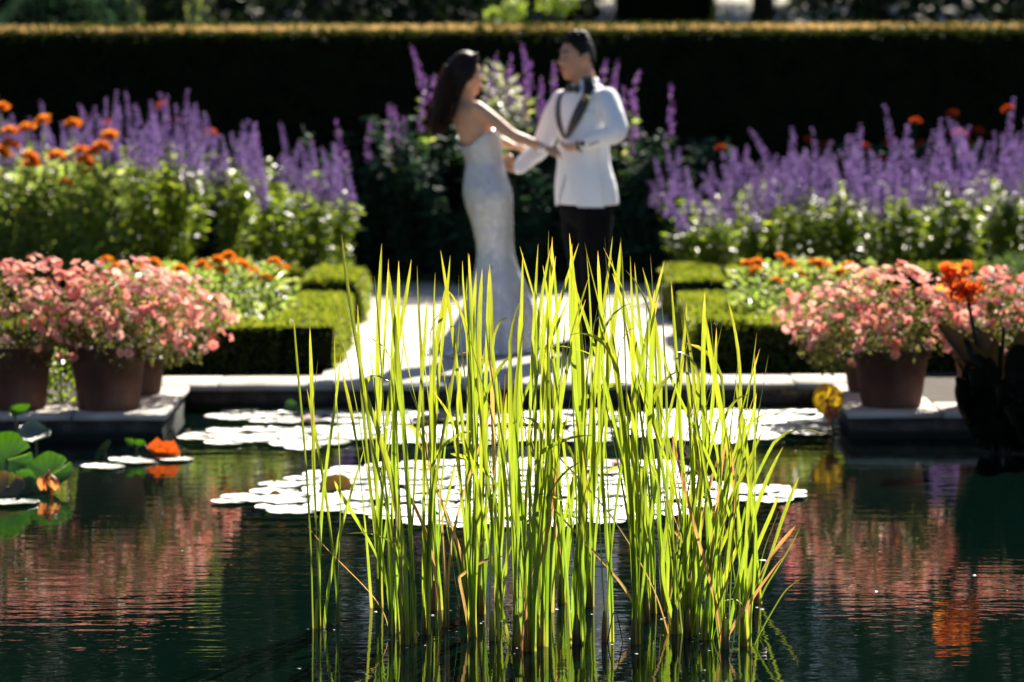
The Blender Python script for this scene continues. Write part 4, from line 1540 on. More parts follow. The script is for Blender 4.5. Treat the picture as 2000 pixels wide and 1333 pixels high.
M['skin_f'] = mat_skin('skin_f', (.54, .29, .17), (.60, .34, .21))
M['skin_m'] = mat_skin('skin_m', (.46, .235, .14), (.52, .28, .17))
M['hair'] = mat_noise('hair', (.006, .0035, .0025), (.018, .010, .006), 60, .5, .6, 120, spec=.18, stretch=(1, 1, .12), dist=.004)
t_ = M['hair'].node_tree                          # thin locks let a little brown light through
tl_ = t_.nodes.new('ShaderNodeBsdfTranslucent')
tl_.inputs[0].default_value = (.42, .17, .07, 1)
mx_ = t_.nodes.new('ShaderNodeMixShader')
mx_.inputs[0].default_value = .22
t_.links.new(t_.nodes['Principled BSDF'].outputs[0], mx_.inputs[1])
t_.links.new(tl_.outputs[0], mx_.inputs[2])
t_.links.new(mx_.outputs[0], t_.nodes['Material Output'].inputs[0])
M['hair_m'] = mat_noise('hair_m', (.004, .003, .0027), (.010, .007, .006), 80, .5, .6, 160, spec=.14, dist=.004)
M['white_cloth'] = mat_noise('white_cloth', (.79, .78, .79), (.84, .83, .84), 4, .75, .5, 9, spec=.25, dist=.03)
M['shirt'] = mat_noise('shirt', (.78, .78, .80), (.82, .82, .84), 6, .6, .2, 40, dist=.003)
M['satin'] = mat_noise('satin', (.004, .004, .006), (.008, .008, .010), 10, .35, .1, 40, spec=.5)
M['black_cloth'] = mat_noise('black_cloth', (.003, .003, .0035), (.006, .0055, .006), 12, .9, .3, 20, spec=.08, dist=.01)
M['leather'] = mat_noise('leather', (.005, .005, .005), (.009, .008, .008), 20, .2, .1, 60, spec=.6)
M['eye'] = mat_noise('eye', (.30, .27, .25), (.36, .33, .31), 5, .4, 0)
M['iris'] = mat_noise('iris', (.012, .008, .006), (.02, .012, .008), 5, .1, 0)
M['lip'] = mat_noise('lip', (.32, .09, .08), (.38, .12, .10), 20, .4, 0)
M['metal'] = mat_noise('metal', (.5, .5, .5), (.6, .6, .6), 20, .25, 0, metal=1.0)


def mat_sequin():
    m, t, p, out = newmat('sequin')
    tc = t.nodes.new('ShaderNodeTexCoord')
    v = t.nodes.new('ShaderNodeTexVoronoi')
    v.inputs['Scale'].default_value = 240
    t.links.new(tc.outputs['Object'], v.inputs['Vector'])
    n = t.nodes.new('ShaderNodeTexNoise')
    n.inputs['Scale'].default_value = 9
    t.links.new(tc.outputs['Object'], n.inputs['Vector'])
    t.links.new(ramp(t, n.outputs[0], [(.35, (.50, .51, .54)), (.65, (.60, .59, .58))]), p.inputs['Base Color'])
    p.inputs['Metallic'].default_value = .6
    p.inputs['Roughness'].default_value = .26
    g_ = t.nodes.new('ShaderNodeNewGeometry')
    s_ = t.nodes.new('ShaderNodeVectorMath')
    s_.operation = 'SUBTRACT'
    t.links.new(v.outputs['Color'], s_.inputs[0])
    s_.inputs[1].default_value = (.5, .5, .5)
    k = t.nodes.new('ShaderNodeVectorMath')
    k.operation = 'SCALE'
    k.inputs['Scale'].default_value = 1.0
    t.links.new(s_.outputs[0], k.inputs[0])
    a = t.nodes.new('ShaderNodeVectorMath')
    a.operation = 'ADD'
    t.links.new(k.outputs[0], a.inputs[0])
    t.links.new(g_.outputs['Normal'], a.inputs[1])
    z = t.nodes.new('ShaderNodeVectorMath')
    z.operation = 'NORMALIZE'
    t.links.new(a.outputs[0], z.inputs[0])
    t.links.new(z.outputs[0], p.inputs['Normal'])
    return m


M['sequin'] = mat_sequin()


class Frame:
    """photograph pixels -> the person's own frame (metres, feet at 0)"""
    def __init__(s, px0, py0, F):
        s.o = at(px0, py0, PD)
        s.F = nrm(np.array((F[0], F[1], 0.)))
        s.L = np.array((-s.F[1], s.F[0], 0.))       # the person's left

    def __call__(s, px, py, dy=0.0):
        q = at(px, py, PD + dy)
        return np.array((q[0] - s.o[0], q[1] - PD, q[2] - FLOOR))


def head(mb, c, F, sc=1.0, female=False, tilt=0.0):
    """skull, jaw, brow, nose, lips and ears in one lump that is fused with the neck later"""
    F = nrm(np.asarray(F, float))
    U = np.array((0, 0, 1.))
    Ls = np.cross(U, F)
    nla, nlo = 36, 48
    ph = np.linspace(-math.pi / 2 + .03, math.pi / 2 - .03, nla)
    th = np.linspace(0, 2 * math.pi, nlo, endpoint=False)
    f = np.cos(ph)[:, None] * np.cos(th)[None]
    l = np.cos(ph)[:, None] * np.sin(th)[None]
    u = np.repeat(np.sin(ph)[:, None], nlo, 1)
    dn = np.clip(-u, 0, 1)
    X = .098 * f
    Y = .077 * l * (1 - (.42 if female else .30) * dn ** 1.5)
    Z = .122 * u
    X = np.where(f > 0, X * .93 + .010 * dn, X * (1 - .50 * dn))
    X = X + .022 * dn ** 2 * (f > -.2)

    def bump(a, cl, cu, sl, su):
        return a * np.exp(-((l - cl) / sl) ** 2 - ((u - cu) / su) ** 2) * (f > .2)
    X = X + bump(-.011, .33, .06, .20, .12) + bump(-.011, -.33, .06, .20, .12)
    X = X + bump(.006, 0, .24, .5, .10) + bump(.007, .42, -.18, .2, .18) + bump(.007, -.42, -.18, .2, .18)
    X = X + bump(.007, 0, -.52, .18, .10) + bump(.009, 0, -.88, .25, .15) + bump(-.004, 0, -.66, .25, .06)
    P = (c + sc * (X[..., None] * F + Y[..., None] * Ls + Z[..., None] * U)).reshape(-1, 3)
    i = np.arange(nla - 1)[:, None] * nlo
    j = np.arange(nlo)[None]
    j2 = (j + 1) % nlo
    q = np.stack([i + j, i + j2, i + nlo + j2, i + nlo + j], -1).reshape(-1, 4)
    mb.add(P, [q, np.arange(nlo)[::-1][None], (np.arange(nlo) + (nla - 1) * nlo)[None]])

    def pt(x, y, z):
        return c + sc * (x * F + y * Ls + z * U)
    tube(mb, [pt(.086, 0, .026), pt(.094, 0, 0), pt(.104, 0, -.025), pt(.092, 0, -.033)], [sc * .008, sc * .009, sc * .012, sc * .010], ref=F, seg=10)
    for s_ in (-1, 1):
        tube(mb, [pt(-.012, s_ * .074, .024), pt(-.018, s_ * .083, .008), pt(-.008, s_ * .077, -.026)], [sc * .013, sc * .016, sc * .009], [sc * .006] * 3, ref=Ls, seg=10)
    return pt


def face(root, pt, F, sc, hairm, female):
    """eyes, brows and lips as parts"""
    F = nrm(np.asarray(F, float))
    for s_ in (-1, 1):
        e = MB()
        blob(e, pt(.0765, s_ * .030, .010), np.array((.010, .011, .005)) * sc)
        eo = e.build('eye', M['eye'], root, True)
        e = MB()
        blob(e, pt(.0855, s_ * .031, .010), np.array((.005, .0055, .0055)) * sc)
        e.build('iris', M['iris'], eo, True)
        b = MB()
        tube(b, [pt(.092, s_ * .014, .030), pt(.091, s_ * .030, .036), pt(.080, s_ * .047, .030)], [.004 * sc, .005 * sc, .002 * sc], ref=F, seg=8)
        b.build('eyebrow', hairm, root, True)
    b = MB()
    tube(b, [pt(.089, .024, -.060), pt(.100, .009, -.058), pt(.102, 0, -.060), pt(.100, -.009, -.058), pt(.089, -.024, -.060)], [.002, .005, .005, .005, .002], ref=F, seg=8)
    tube(b, [pt(.088, .020, -.066), pt(.099, 0, -.070), pt(.088, -.020, -.066)], [.002, .006, .002], ref=F, seg=8)
    b.build('lips', M['lip'], root, True)


def hand(mb, wrist, d, palm_n, sc=1.0, curl=.6, side=1):
    """palm, four fingers of different lengths curling towards palm_n, and a thumb from the side of the palm"""
    d = nrm(np.asarray(d, float))
    n = nrm(np.asarray(palm_n, float) - d * np.dot(palm_n, d))
    w_ = np.cross(n, d) * side
    wrist = np.asarray(wrist, float)
    k = wrist + d * .085 * sc
    tube(mb, [wrist - d * .01, wrist + d * .04 * sc, k], [.024 * sc, .036 * sc, .038 * sc], [.018 * sc, .016 * sc, .013 * sc], ref=n, seg=12)
    for i, (o, L) in enumerate(((.030, .066), (.010, .076), (-.010, .070), (-.029, .054))):
        p0 = k + w_ * o * sc - d * .015
        a, q = 0.15 + curl * .35, p0
        pts = [q]
        for seg, part in enumerate((.45, .32, .23)):
            dd = d * math.cos(a) + n * math.sin(a) + w_ * o * .9
            q = q + dd * L * part * sc
            pts.append(q)
            a += curl * .8
        tube(mb, pts, [.0092 * sc, .0088 * sc, .0080 * sc, .0066 * sc], ref=n + w_ * .01, seg=8)
    t0 = wrist + d * .028 * sc + w_ * .028 * sc
    tube(mb, [t0, t0 + d * .028 * sc + w_ * .020 * sc + n * .010, t0 + d * .055 * sc + w_ * .022 * sc + n * .022], [.013 * sc, .0105 * sc, .008 * sc], ref=n, seg=8)


class Torso:
    """elliptic cross sections stacked along z; surf() gives points on the skin of the garment"""
    def __init__(s, fr, secs, n=60):
        s.fr = fr
        a = []
        for (px, py, la, fb, dy) in secs:
            p = fr(px, py, dy)
            a.append((p[2], p[0], p[1], la, fb))
        a = np.array(sorted(a))
        s.z0, s.z1 = a[0, 0], a[-1, 0]
        q = smooth_path(a, 160)
        s.q = q[np.argsort(q[:, 0])]

    def sec(s, z):
        return [np.interp(z, s.q[:, 0], s.q[:, k]) for k in range(1, 5)]

    def surf(s, z, th, off=0.0):
        z, th = np.asarray(z, float), np.asarray(th, float)
        cx, cy, a, b = s.sec(z)
        P = np.stack([cx, cy, z], -1)
        return P + s.fr.L * ((a + off) * np.sin(th))[..., None] + s.fr.F * ((b + off) * np.cos(th))[..., None]

    def solid(s, mb, z0=None, z1=None, off=0.0, nz=40, seg=36, zfun=None):
        z = np.linspace(s.z0 if z0 is None else z0, s.z1 if z1 is None else z1, nz)
        th = np.linspace(0, 2 * math.pi, seg, endpoint=False)
        Z, T_ = np.meshgrid(z, th, indexing='ij')
        if zfun is not None:
            Z = zfun(Z, T_)
        P = s.surf(Z, T_, off).reshape(-1, 3)
        i = np.arange(nz - 1)[:, None] * seg
        j = np.arange(seg)[None]
        j2 = (j + 1) % seg
        q = np.stack([i + j, i + j2, i + seg + j2, i + seg + j], -1).reshape(-1, 4)
        return mb.add(P, [q, np.arange(seg)[::-1][None], (np.arange(seg) + (nz - 1) * seg)[None]])

    def patch(s, mb, zs, thL, thR, off, n=7, thick=.004):
        """a strip of cloth lying on the garment, from angle thL to thR at each height, with thickness"""
        u = np.linspace(0, 1, n)
        zs = np.asarray(zs, float)
        m = len(zs)
        T_ = np.asarray(thL)[:, None] * (1 - u) + np.asarray(thR)[:, None] * u
        Z = np.repeat(zs[:, None], n, 1)
        A = s.surf(Z, T_, off + thick).reshape(-1, 3)
        B = s.surf(Z, T_, off - .004).reshape(-1, 3)
        f = []
        for i in range(m - 1):
            for j in range(n - 1):
                a = i * n + j
                f.append([a, a + 1, a + n + 1, a + n])
                f.append([a + m * n, a + n + m * n, a + n + 1 + m * n, a + 1 + m * n])
        e = [i * n for i in range(m)]
        for i in range(m - 1):
            for c0 in (0, n - 1):
                a, b = i * n + c0, (i + 1) * n + c0
                f.append([a, b, b + m * n, a + m * n])
        return mb.add(np.vstack([A, B]), np.array(f))


# ---- the man
fm = Frame(1150, 690, (-.80, -.60))
man = thing('person', 'man in white dinner jacket with black lapels, bow tie and black trousers, facing the woman', 'person', (fm.o[0], PD, FLOOR), 'couple on the path')
jt = Torso(fm, [(1149, 402, .205, .150, 0), (1146, 360, .198, .142, 0), (1142, 315, .170, .122, 0), (1141, 275, .174, .122, 0), (1141, 235, .188, .126, 0), (1142, 205, .194, .116, 0),
                (1144, 186, .182, .100, 0), (1146, 172, .120, .078, 0), (1147, 160, .072, .064, 0)])
HF = (-.88, -.47, 0)                            # where his face points
hc = fm(1127, 113)
mb = MB()
pt = head(mb, hc, HF, 1.06)
tube(mb, [fm(1147, 196), fm(1145, 165), fm(1135, 128)], [.066, .060, .058], ref=fm.F, seg=16)
jt.solid(mb, fm(0, 395)[2], fm(0, 172)[2], -.028)
nsh, nel, nwr = fm(1186, 190, -.14), fm(1206, 258, -.27), fm(1136, 284, -.17)
fsh, fel, fwr = fm(1097, 194, .13), fm(1056, 288, .12), fm(1010, 330, .03)
for (a, e, wv) in ((nsh, nel, nwr), (fsh, fel, fwr)):
    tube(mb, [a, (a + e) / 2, e, (e + wv) / 2, wv], [.050, .047, .038, .036, .026], ref=(0, -1, .2), seg=14)
hand(mb, nwr, (fm(1092, 293, -.15) - nwr), (.1, .3, .9), 1.0, .75, -1)
hand(mb, fwr, (-.75, .05, .35), (-.2, .9, .1), 1.0, .55, 1)
hips = [(fm(1164, 400, -.07), fm(1160, 535, -.09), fm(1160, 668, -.07)), (fm(1126, 402, .07), fm(1138, 535, .04), fm(1146, 662, .06))]
for (a, k_, e) in hips:
    tube(mb, [a, (a + k_) / 2, k_, k_ * .55 + e * .45, e], [.075, .068, .052, .050, .036], ref=fm.F, seg=14)
remesh('body', mb, .0075, M['skin_m'], man, 4)
face(man, pt, HF, 1.06, M['hair_m'], False)
# hair: short, swept back
mb = MB()


def hair_cap(mb, c, F, sc, line, grow, rs, nla=30, nlo=44, rough=.05):
    F = nrm(np.asarray(F, float))
    U = np.array((0, 0, 1.))
    Ls = np.cross(U, F)
    ph = np.linspace(-math.pi / 2 + .05, math.pi / 2 - .02, nla)
    th = np.linspace(-math.pi, math.pi, nlo, endpoint=False)
    ok = np.zeros((nla, nlo), bool)
    P = np.zeros((nla, nlo, 3))
    Q = np.zeros((nla, nlo, 3))
    for i, p_ in enumerate(ph):
        for j, t_ in enumerate(th):
            f, l, u = math.cos(p_) * math.cos(t_), math.cos(p_) * math.sin(t_), math.sin(p_)
            ok[i, j] = u > line(abs(t_))
            g_ = grow(abs(t_), u) * (1 + rs.normal() * rough)
            base = np.array((.098 * f * (1 if f > 0 else 1.0), .077 * l, .122 * u))
            P[i, j] = c + sc * ((base[0] * (1 + g_)) * F + (base[1] * (1 + g_)) * Ls + (base[2] * (1 + g_ * .9)) * U)
            Q[i, j] = c + sc * .9 * (base[0] * F + base[1] * Ls + base[2] * U)
    f = []
    off = nla * nlo
    for i in range(nla - 1):
        for j in range(nlo):
            j2 = (j + 1) % nlo
            ids = [(i, j), (i, j2), (i + 1, j2), (i + 1, j)]
            if all(ok[a] for a in ids):
                q = [a * nlo + b for a, b in ids]
                f.append(q)
                f.append([x + off for x in q[::-1]])
                for (e0, e1, nb) in ((0, 1, (i - 1, j)), (1, 2, (i, j2)), (2, 3, (i + 1, j)), (3, 0, (i, (j - 1) % nlo))):
                    bi, bj = nb
                    edge = bi < 0 or bi >= nla - 1
                    if not edge:
                        edge = not all(ok[a] for a in [(bi, bj), (bi, (bj + 1) % nlo), (bi + 1, (bj + 1) % nlo), (bi + 1, bj)])
                    if edge:
                        f.append([q[e1], q[e0], q[e0] + off, q[e1] + off])
    top = [(nla - 1) * nlo + j for j in range(nlo)]
    mb.add(np.vstack([P.reshape(-1, 3), Q.reshape(-1, 3)]), [np.array(f), np.array([top])])


hair_cap(mb, hc, HF, 1.06, lambda t: np.interp(t, [0, .6, 1.05, 1.3, 1.75, 2.0, 3.14], [.66, .60, .30, .02, .12, -.22, -.50]), lambda t, u: .05 + .05 * max(0, u) ** 2 + (.05 if t < .9 else 0), rp, rough=.08)
for k in range(300):                             # swept-back locks
    a = rp.uniform(-1.7, 1.7)
    u0 = rp.uniform(.55, 1.05)
    lat_ = math.sin(a) * .074 * math.cos(u0 * 1.2)
    x0_, z0_ = .094 * math.cos(a) * math.cos(u0 * 1.1) + .004, .122 * math.sin(min(1.5, u0 * 1.25)) + .004
    g1 = rp.uniform(.004, .022)
    pts = [pt(x0_, lat_, z0_), pt(x0_ - .020, lat_ * 1.05, z0_ + g1), pt(x0_ - .050, lat_ * 1.08 + rp.normal() * .006, z0_ + g1 * .8 + rp.normal() * .004)]
    tube(mb, pts, [.005, .006, .001], ref=(0, 0, 1), seg=5, n=6)
mb.build('hair', M['hair_m'], man, True)
# jacket: body and both sleeves as one garment
mb = MB()


def hem(Z, T_):
    return Z


jt.solid(mb, fm(0, 402)[2], fm(0, 168)[2], 0.0)
mb2 = mb
for (a, e, wv, d0) in ((nsh, nel, nwr, .022), (fsh, fel, fwr, .028)):
    en = wv + (e - wv) * .10
    tube(mb, [a * .96 + np.array((0, 0, a[2] * .04)) - (0, 0, .015), a * .6 + e * .4, e, (e + en) / 2, en], [.071, .066, .057, .052, .044], ref=(0, -1, .2), seg=18)
jk = remesh('jacket', mb, .009, M['white_cloth'], man, 6)
# skirts of the jacket below the button, open at the front, with a free standing edge
mb = MB()
zs = np.linspace(fm(0, 285)[2], fm(0, 405)[2], 14)
u_ = np.linspace(0, 1, 14)
jt.patch(mb, zs, -.10 + .00 * u_ + .55 * u_ ** 2.2, 1.25 + 0 * u_, .013, 14, .004)
jt.patch(mb, zs, -1.25 + 0 * u_, .06 - .55 * u_ ** 2.2, .009, 14, .004)
mb.build('jacket_front', M['white_cloth'], man, True)
# shirt front, lapels, collar, bow tie
zb, zt = fm(0, 274)[2], fm(0, 172)[2]
zs = np.linspace(zt, zb, 14)
u_ = np.linspace(0, 1, 14)
wv = .62 * (1 - u_) ** .85
mb = MB()
jt.patch(mb, zs, -wv, wv, .0035, 9, .003)
mb.build('shirt_front', M['shirt'], man, True)
zs = np.concatenate([np.linspace(fm(0, 153)[2], zt, 5)[:-1], zs])
u_ = np.concatenate([np.zeros(4), u_])
for s_ in (-1, 1):
    inn = s_ * (.60 * (1 - u_) ** .85 - .02)
    out_ = s_ * (.62 * (1 - u_) ** .85 + np.maximum(.36 * np.sin(np.pi * np.clip(u_ * .86 + .10, 0, 1)) ** .8, .60 * np.clip(1 - u_ * 3.5, 0, 1)) - .02)
    mb = MB()
    jt.patch(mb, zs, inn if s_ > 0 else out_, out_ if s_ > 0 else inn, .012, 6, .004)
    mb.build('lapel', M['satin'], man, True)
mb = MB()
tube(mb, [fm(1150, 160) + fm.F * -.01, fm(1160, 152, .0) * 1.0], [.071, .060], ref=fm.F, seg=6)
mb = MB()
th = np.linspace(.35, 2 * math.pi - .35, 26)
for (zl, rl_) in ((fm(0, 178)[2], .074), (fm(0, 157)[2], .067)):
    pass
ctr = fm(1145, 168)
v = []
for (dz, r_) in ((-.032, .072), (.034, .062), (.034, .066), (-.034, .078)):
    lift = np.where(np.abs(th - math.pi) < 1.8, .012, 0)
    v.append(np.column_stack([ctr[0] + fm.F[0] * r_ * np.cos(th) + fm.L[0] * r_ * np.sin(th), ctr[1] + fm.F[1] * r_ * np.cos(th) + fm.L[1] * r_ * np.sin(th), np.full(26, ctr[2] + dz) + lift]))
f = [[a * 26 + j, a * 26 + j + 1, ((a + 1) % 4) * 26 + j + 1, ((a + 1) % 4) * 26 + j] for a in range(4) for j in range(25)]
mb.add(np.vstack(v), np.array(f)).build('collar', M['shirt'], man, True)
bc = jt.surf(fm(0, 177)[2], 0.0, .014)
bow = bpy.data.objects.new('bow_tie', None)
mb = MB()
for s_ in (-1, 1):
    tube(mb, [bc + fm.L * s_ * .004, bc + fm.L * s_ * .030 + fm.F * .006, bc + fm.L * s_ * .052], [.010, .021, .027], [.008, .011, .005], ref=fm.F, seg=12)
tube(mb, [bc + (0, 0, .010) + fm.F * .004, bc - (0, 0, .010) - fm.F * -.004], [.010, .010], ref=fm.F, seg=10)
bpy.data.objects.remove(bow)
mb.build('bow_tie', M['satin'], man, True)
# boutonniere on his left lapel
bq = jt.surf(fm(0, 192)[2], .66, .028)
mb = MB()
n = 16
d = rdir(n, rp)
d[:, 1] -= .6
leaves(mb, np.tile(bq, (n, 1)), d, .034, .026, .3, rs=rp)
M['cream'] = mat_leaf('cream', (.55, .48, .28), (.68, .62, .42), (.6, .5, .3), (.7, .6, .4), .3, .6, .2)
bo = mb.build('boutonniere', M['cream'], man)
mb = MB()
leaves(mb, np.tile(bq, (8, 1)), np.column_stack([rp.normal(size=8) * .5, np.full(8, -.3), -np.abs(rp.normal(size=8)) - .5]), .050, .016, .2, rs=rp)
mb.build('sprig', M['chry_leaf'], bo)
# cuffs, watch, sleeve buttons
for (e, wv) in ((nel, nwr), (fel, fwr)):
    d = nrm(e - wv)
    mb = MB()
    tube(mb, [wv + d * .012, wv + d * .034], [.037, .040], ref=(0, -1, .2), seg=16)
    mb.build('shirt_cuff', M['shirt'], man, True)
d = nrm(nel - nwr)
mb = MB()
tube(mb, [nwr - d * .004, nwr + d * .018], [.036, .037], ref=(0, -1, .2), seg=16)
wt = mb.build('watch_strap', M['leather'], man, True)
mb = MB()
fc = nwr + d * .007 + np.array((0, -.036, .008))
tube(mb, [fc, fc + (0, -.006, 0)], [.019, .018], ref=(0, 0, 1), seg=18)
mb.build('watch_face', M['leather'], wt, True)
for k in range(4):
    mb = MB()
    p0 = nwr + d * (.055 + .017 * k) + np.array((0, -.052, -.012))
    blob(mb, p0, (.0065, .0045, .0065), 6, 10)
    mb.build('button', M['satin'], man, True)
for zz in (288,):
    mb = MB()
    blob(mb, jt.surf(fm(0, zz)[2], .02, .014), (.010, .006, .010), 6, 10)
    mb.build('button', M['satin'], man, True)
mb = MB()
jt.patch(mb, np.linspace(fm(0, 228)[2], fm(0, 222)[2], 3), np.array((.66, .66, .66)), np.array((1.02, 1.02, 1.02)), .007, 6, .004)
mb.build('breast_pocket', M['white_cloth'], man, True)
# trousers
mb = MB()
for (a, k_, e) in hips:
    e2 = e - np.array((0, 0, .012))
    tube(mb, [a + (0, 0, .02), (a + k_) / 2, k_, k_ * .5 + e2 * .5, e2], [.100, .092, .074, .068, .066], ref=fm.F, seg=18)
tube(mb, [fm(1145, 415), fm(1146, 385)], [.165, .165], [.115, .115], ref=fm.F, seg=20)
remesh('trousers', mb, .010, M['black_cloth'], man, 6)
for (e, tdir) in ((hips[0][2], (-.80, -.55)), (hips[1][2], (-.93, -.30))):
    td = nrm(np.array((tdir[0], tdir[1], 0.)))
    z0 = np.array((e[0], e[1], 0))
    mb = MB()
    tube(mb, [z0 - td * .075 + (0, 0, .045), z0 + (0, 0, .050), z0 + td * .10 + (0, 0, .036), z0 + td * .185 + (0, 0, .028)], [.034, .041, .046, .032], [.040, .046, .034, .024], ref=(0, 0, 1), seg=16)
    so_ = mb.build('shoe', M['leather'], man, True)
    mb = MB()
    tube(mb, [z0 - td * .085 + (0, 0, .010), z0 + (0, 0, .009), z0 + td * .10 + (0, 0, .009), z0 + td * .20 + (0, 0, .010)], [.034, .036, .048, .030], [.009] * 4, ref=(0, 0, 1), seg=16)
    mb.build('sole', M['leather'], so_, True)

# ---- the woman
fw = Frame(962, 692, (.86, .50))
wom = thing('person', 'woman with long dark hair in a strapless silver sequin mermaid gown, holding the mans hands', 'person', (fw.o[0], PD, FLOOR), 'couple on the path')
dt = Torso(fw, [(966, 689, .245, .235, 0), (971, 650, .205, .205, 0), (975, 600, .175, .180, 0), (974, 555, .145, .145, 0), (970, 520, .118, .108, 0), (967, 485, .110, .092, 0), (962, 440, .125, .100, 0),
                (955, 400, .158, .112, 0), (952, 372, .165, .116, 0), (949, 345, .140, .104, 0), (947, 320, .118, .094, 0), (941, 295, .130, .100, 0), (934, 268, .140, .108, 0), (928, 250, .142, .100, 0)])
st = Torso(fw, [(952, 385, .150, .105, 0), (948, 320, .112, .088, 0), (940, 290, .124, .094, 0), (931, 262, .136, .100, 0), (919, 235, .142, .085, 0), (912, 215, .135, .070, 0), (911, 203, .080, .052, 0), (911, 196, .05, .045, 0)])
WF = (.96, .28, 0)
wc = fw(908, 147)
mb = MB()
wpt = head(mb, wc, WF, .98, True)
tube(mb, [fw(912, 212), fw(911, 190), fw(905, 165)], [.050, .045, .046], ref=fw.F, seg=14)
st.solid(mb, fw(0, 380)[2], fw(0, 198)[2], -.004)
wsh, wel, wwr = fw(932, 212, -.125), fw(1000, 263, -.19), fw(1062, 290, -.155)
osh, oel, owr = fw(896, 214, .12), fw(962, 270, .19), fw(1002, 286, .14)
for (a, e, q) in ((wsh, wel, wwr), (osh, oel, owr)):
    tube(mb, [a, a * .5 + e * .5, e, e * .5 + q * .5, q], [.042, .039, .031, .030, .021], ref=(0, -1, .2), seg=14)
hand(mb, wwr, (fw(1100, 296, -.15) - wwr), (0, .35, -.9), .88, .6, 1)
hand(mb, owr, (fw(1035, 292, .12) - owr), (.1, -.3, -.9), .88, .5, -1)
for s_ in (-1, 1):
    a = fw(952, 385) + fw.L * .07 * s_
    tube(mb, [a, fw(964, 480) + fw.L * .05 * s_, fw(968, 665) + fw.L * .05 * s_], [.075, .050, .032], ref=fw.F, seg=12)
    q = fw(968, 684) + fw.L * .05 * s_
    tube(mb, [q - fw.F * .02, q + fw.F * .08 - (0, 0, .02), q + fw.F * .14 - (0, 0, .03)], [.030, .034, .022], [.026, .018, .012], ref=(0, 0, 1), seg=10)
remesh('body', mb, .0075, M['skin_f'], wom, 4)
face(wom, wpt, WF, .98, M['hair'], True)
# gown: fitted to the knee, flared hem with a small train; back cut low
mb = MB()
nz, seg = 90, 96
th = np.linspace(0, 2 * math.pi, seg, endpoint=False)
ztop = np.interp(np.abs((th + math.pi) % (2 * math.pi) - math.pi), [0, .5, 1.2, 1.9, 2.6, 3.15], [fw(0, 262)[2], fw(0, 256)[2], fw(0, 252)[2], fw(0, 262)[2], fw(0, 284)[2], fw(0, 290)[2]])
u_ = np.linspace(0, 1, nz)
Z = dt.z0 - .012 + (ztop[None] - dt.z0 + .012) * u_[:, None]
T_ = np.repeat(th[None], nz, 0)
low = np.clip((fw(0, 520)[2] - Z) / fw(0, 520)[2], 0, 1)
off = .004 + low ** 1.3 * (.030 * np.sin(7 * T_ + 1.0) + .016 * np.sin(13 * T_ + .5))
back = np.clip(-np.cos(T_), 0, 1) ** 2 * low ** 3 * .16           # the train spreads behind her
P = dt.surf(Z, T_, 0) + (fw.L * np.sin(T_)[..., None] + fw.F * np.cos(T_)[..., None]) * (off + back)[..., None]
P[..., 2] = np.maximum(P[..., 2], .004 + .01 * (np.sin(7 * T_ + 1) + 1) * .5)
i = np.arange(nz - 1)[:, None] * seg
j = np.arange(seg)[None]
j2 = (j + 1) % seg
q = np.stack([i + j, i + j2, i + seg + j2, i + seg + j], -1).reshape(-1, 4)
mb.add(P.reshape(-1, 3), [q])
dr = mb.build('gown', M['sequin'], wom, True)
sm = dr.modifiers.new('cloth', 'SOLIDIFY')
sm.thickness = .004
sm.offset = 1
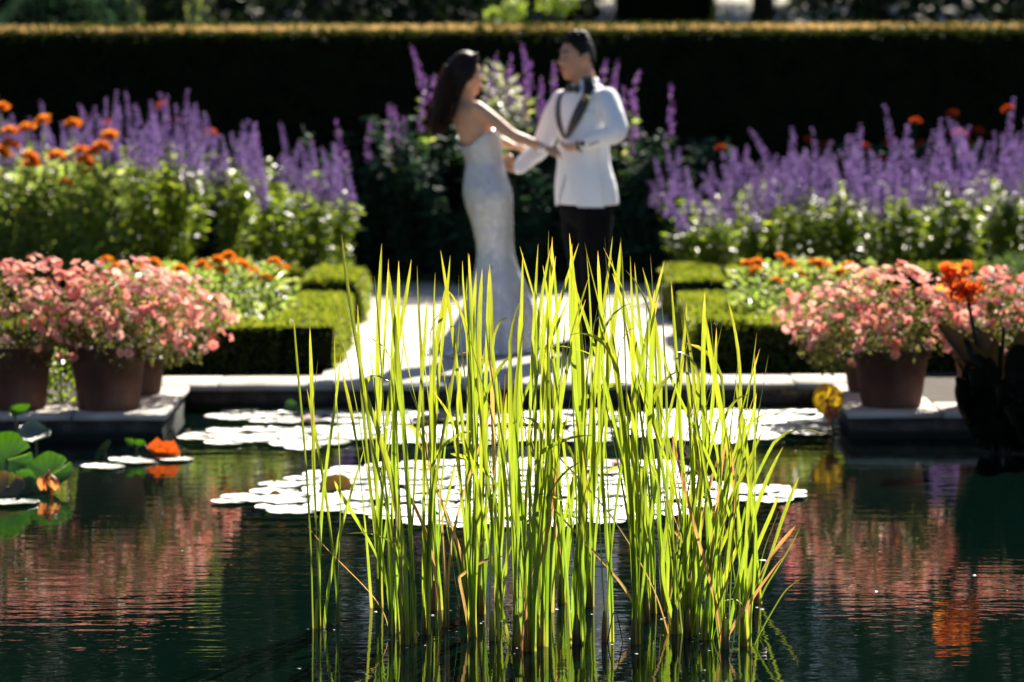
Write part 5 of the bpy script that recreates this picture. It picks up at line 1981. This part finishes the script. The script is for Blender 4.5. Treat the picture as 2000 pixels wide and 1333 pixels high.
# hair: crown cap and a long fall down her back
mb = MB()
hair_cap(mb, wc, WF, .98, lambda t: np.interp(t, [0, .5, .9, 1.25, 1.7, 3.14], [.66, .62, .40, -.12, -.55, -.9]), lambda t, u: .10 + .06 * max(0, u), rp, rough=.02)
hb = -nrm(np.array((WF[0], WF[1], 0)))
lat = np.array((-hb[1], hb[0], 0))
fall = [fw(888, 128), fw(877, 165), fw(868, 205), fw(862, 234), fw(858, 252)]
tube(mb, [p + lat * 0 for p in fall], [.058, .058, .052, .038, .016], [.046, .042, .032, .022, .010], ref=hb, seg=18)
loose = MB()
M['hair_light'] = mat_leaf('hair_light', (.030, .014, .007), (.06, .03, .015), (.26, .11, .05), (.42, .20, .09), .4, .45, .3)
for k in range(190):
    a = rp.uniform(-1, 1)
    b_ = rp.uniform(-1, 1)
    dx = np.cumsum([0.0] + [rp.normal() * .007 - .002 for _ in range(4)])
    pts = [p + lat * a * wl_ + hb * b_ * dl + np.array((dx[q_], 0, -.012 * q_ * rp.uniform(-.3, 1))) for q_, (p, wl_, dl) in enumerate(zip(fall, (.060, .074, .080, .078, .060), (.040, .046, .044, .044, .040)))]
    tube(loose if k % 3 == 0 else mb, [q_ + hb * (.014 if k % 3 == 0 else 0) for q_ in pts], [.0035, .0035, .003, .0025, .001], ref=hb, seg=5, n=14)
for s_ in (-1, 1):                                # locks that frame the face
    for k in range(7):
        pts = [wpt(.062 - .012 * k, s_ * .030, .118 - .002 * k), wpt(.030 - .010 * k, s_ * .080, .050), wpt(-.020 - .008 * k, s_ * .088, -.030), wpt(-.060, s_ * .082, -.13), wpt(-.085 - .006 * k, s_ * .07, -.24)]
        tube(mb, pts, [.010, .012, .012, .011, .004], ref=(0, -1, 0), seg=8, n=18)
mb.build('hair', M['hair'], wom, True)
loose.build('loose_hair', M['hair_light'], wom, True)
mb = MB()
blob(mb, wpt(-.008, -.085, -.045), (.005, .005, .010))
mb.build('earring', M['metal'], wom, True)
mb = MB()
d = nrm(wel - wwr)
tube(mb, [wwr + d * .006, wwr + d * .014], [.0255, .026], ref=(0, -1, .2), seg=14)
mb.build('bracelet', M['metal'], wom, True)

# small white flakes standing in for glints of light on the water round the reeds
mb = MB()
n = 84
for k in range(n):
    if k < 75:
        q = SHOOTS[rr_.randint(len(SHOOTS))]
        p = gp(q[0] + rr_.normal() * 22, min(1325, q[1] + rr_.normal() * 9 + 4))
    else:
        p = gp(rr_.uniform(0, 2000), rr_.uniform(1050, 1330))
    L = rr_.uniform(.0025, .007)
    v = np.array([(1.3, 0, 0), (0, .5, 0), (-1.3, 0, 0), (0, -.5, 0), (0, 0, .15)]) * L + rr_.normal(size=(5, 3)) * L * .12
    mb.add(v + (p[0], p[1], .001), np.array([[0, 1, 4], [1, 2, 4], [2, 3, 4], [3, 0, 4]]))
mb.build('water_glints', M['shirt'], kind='stuff')
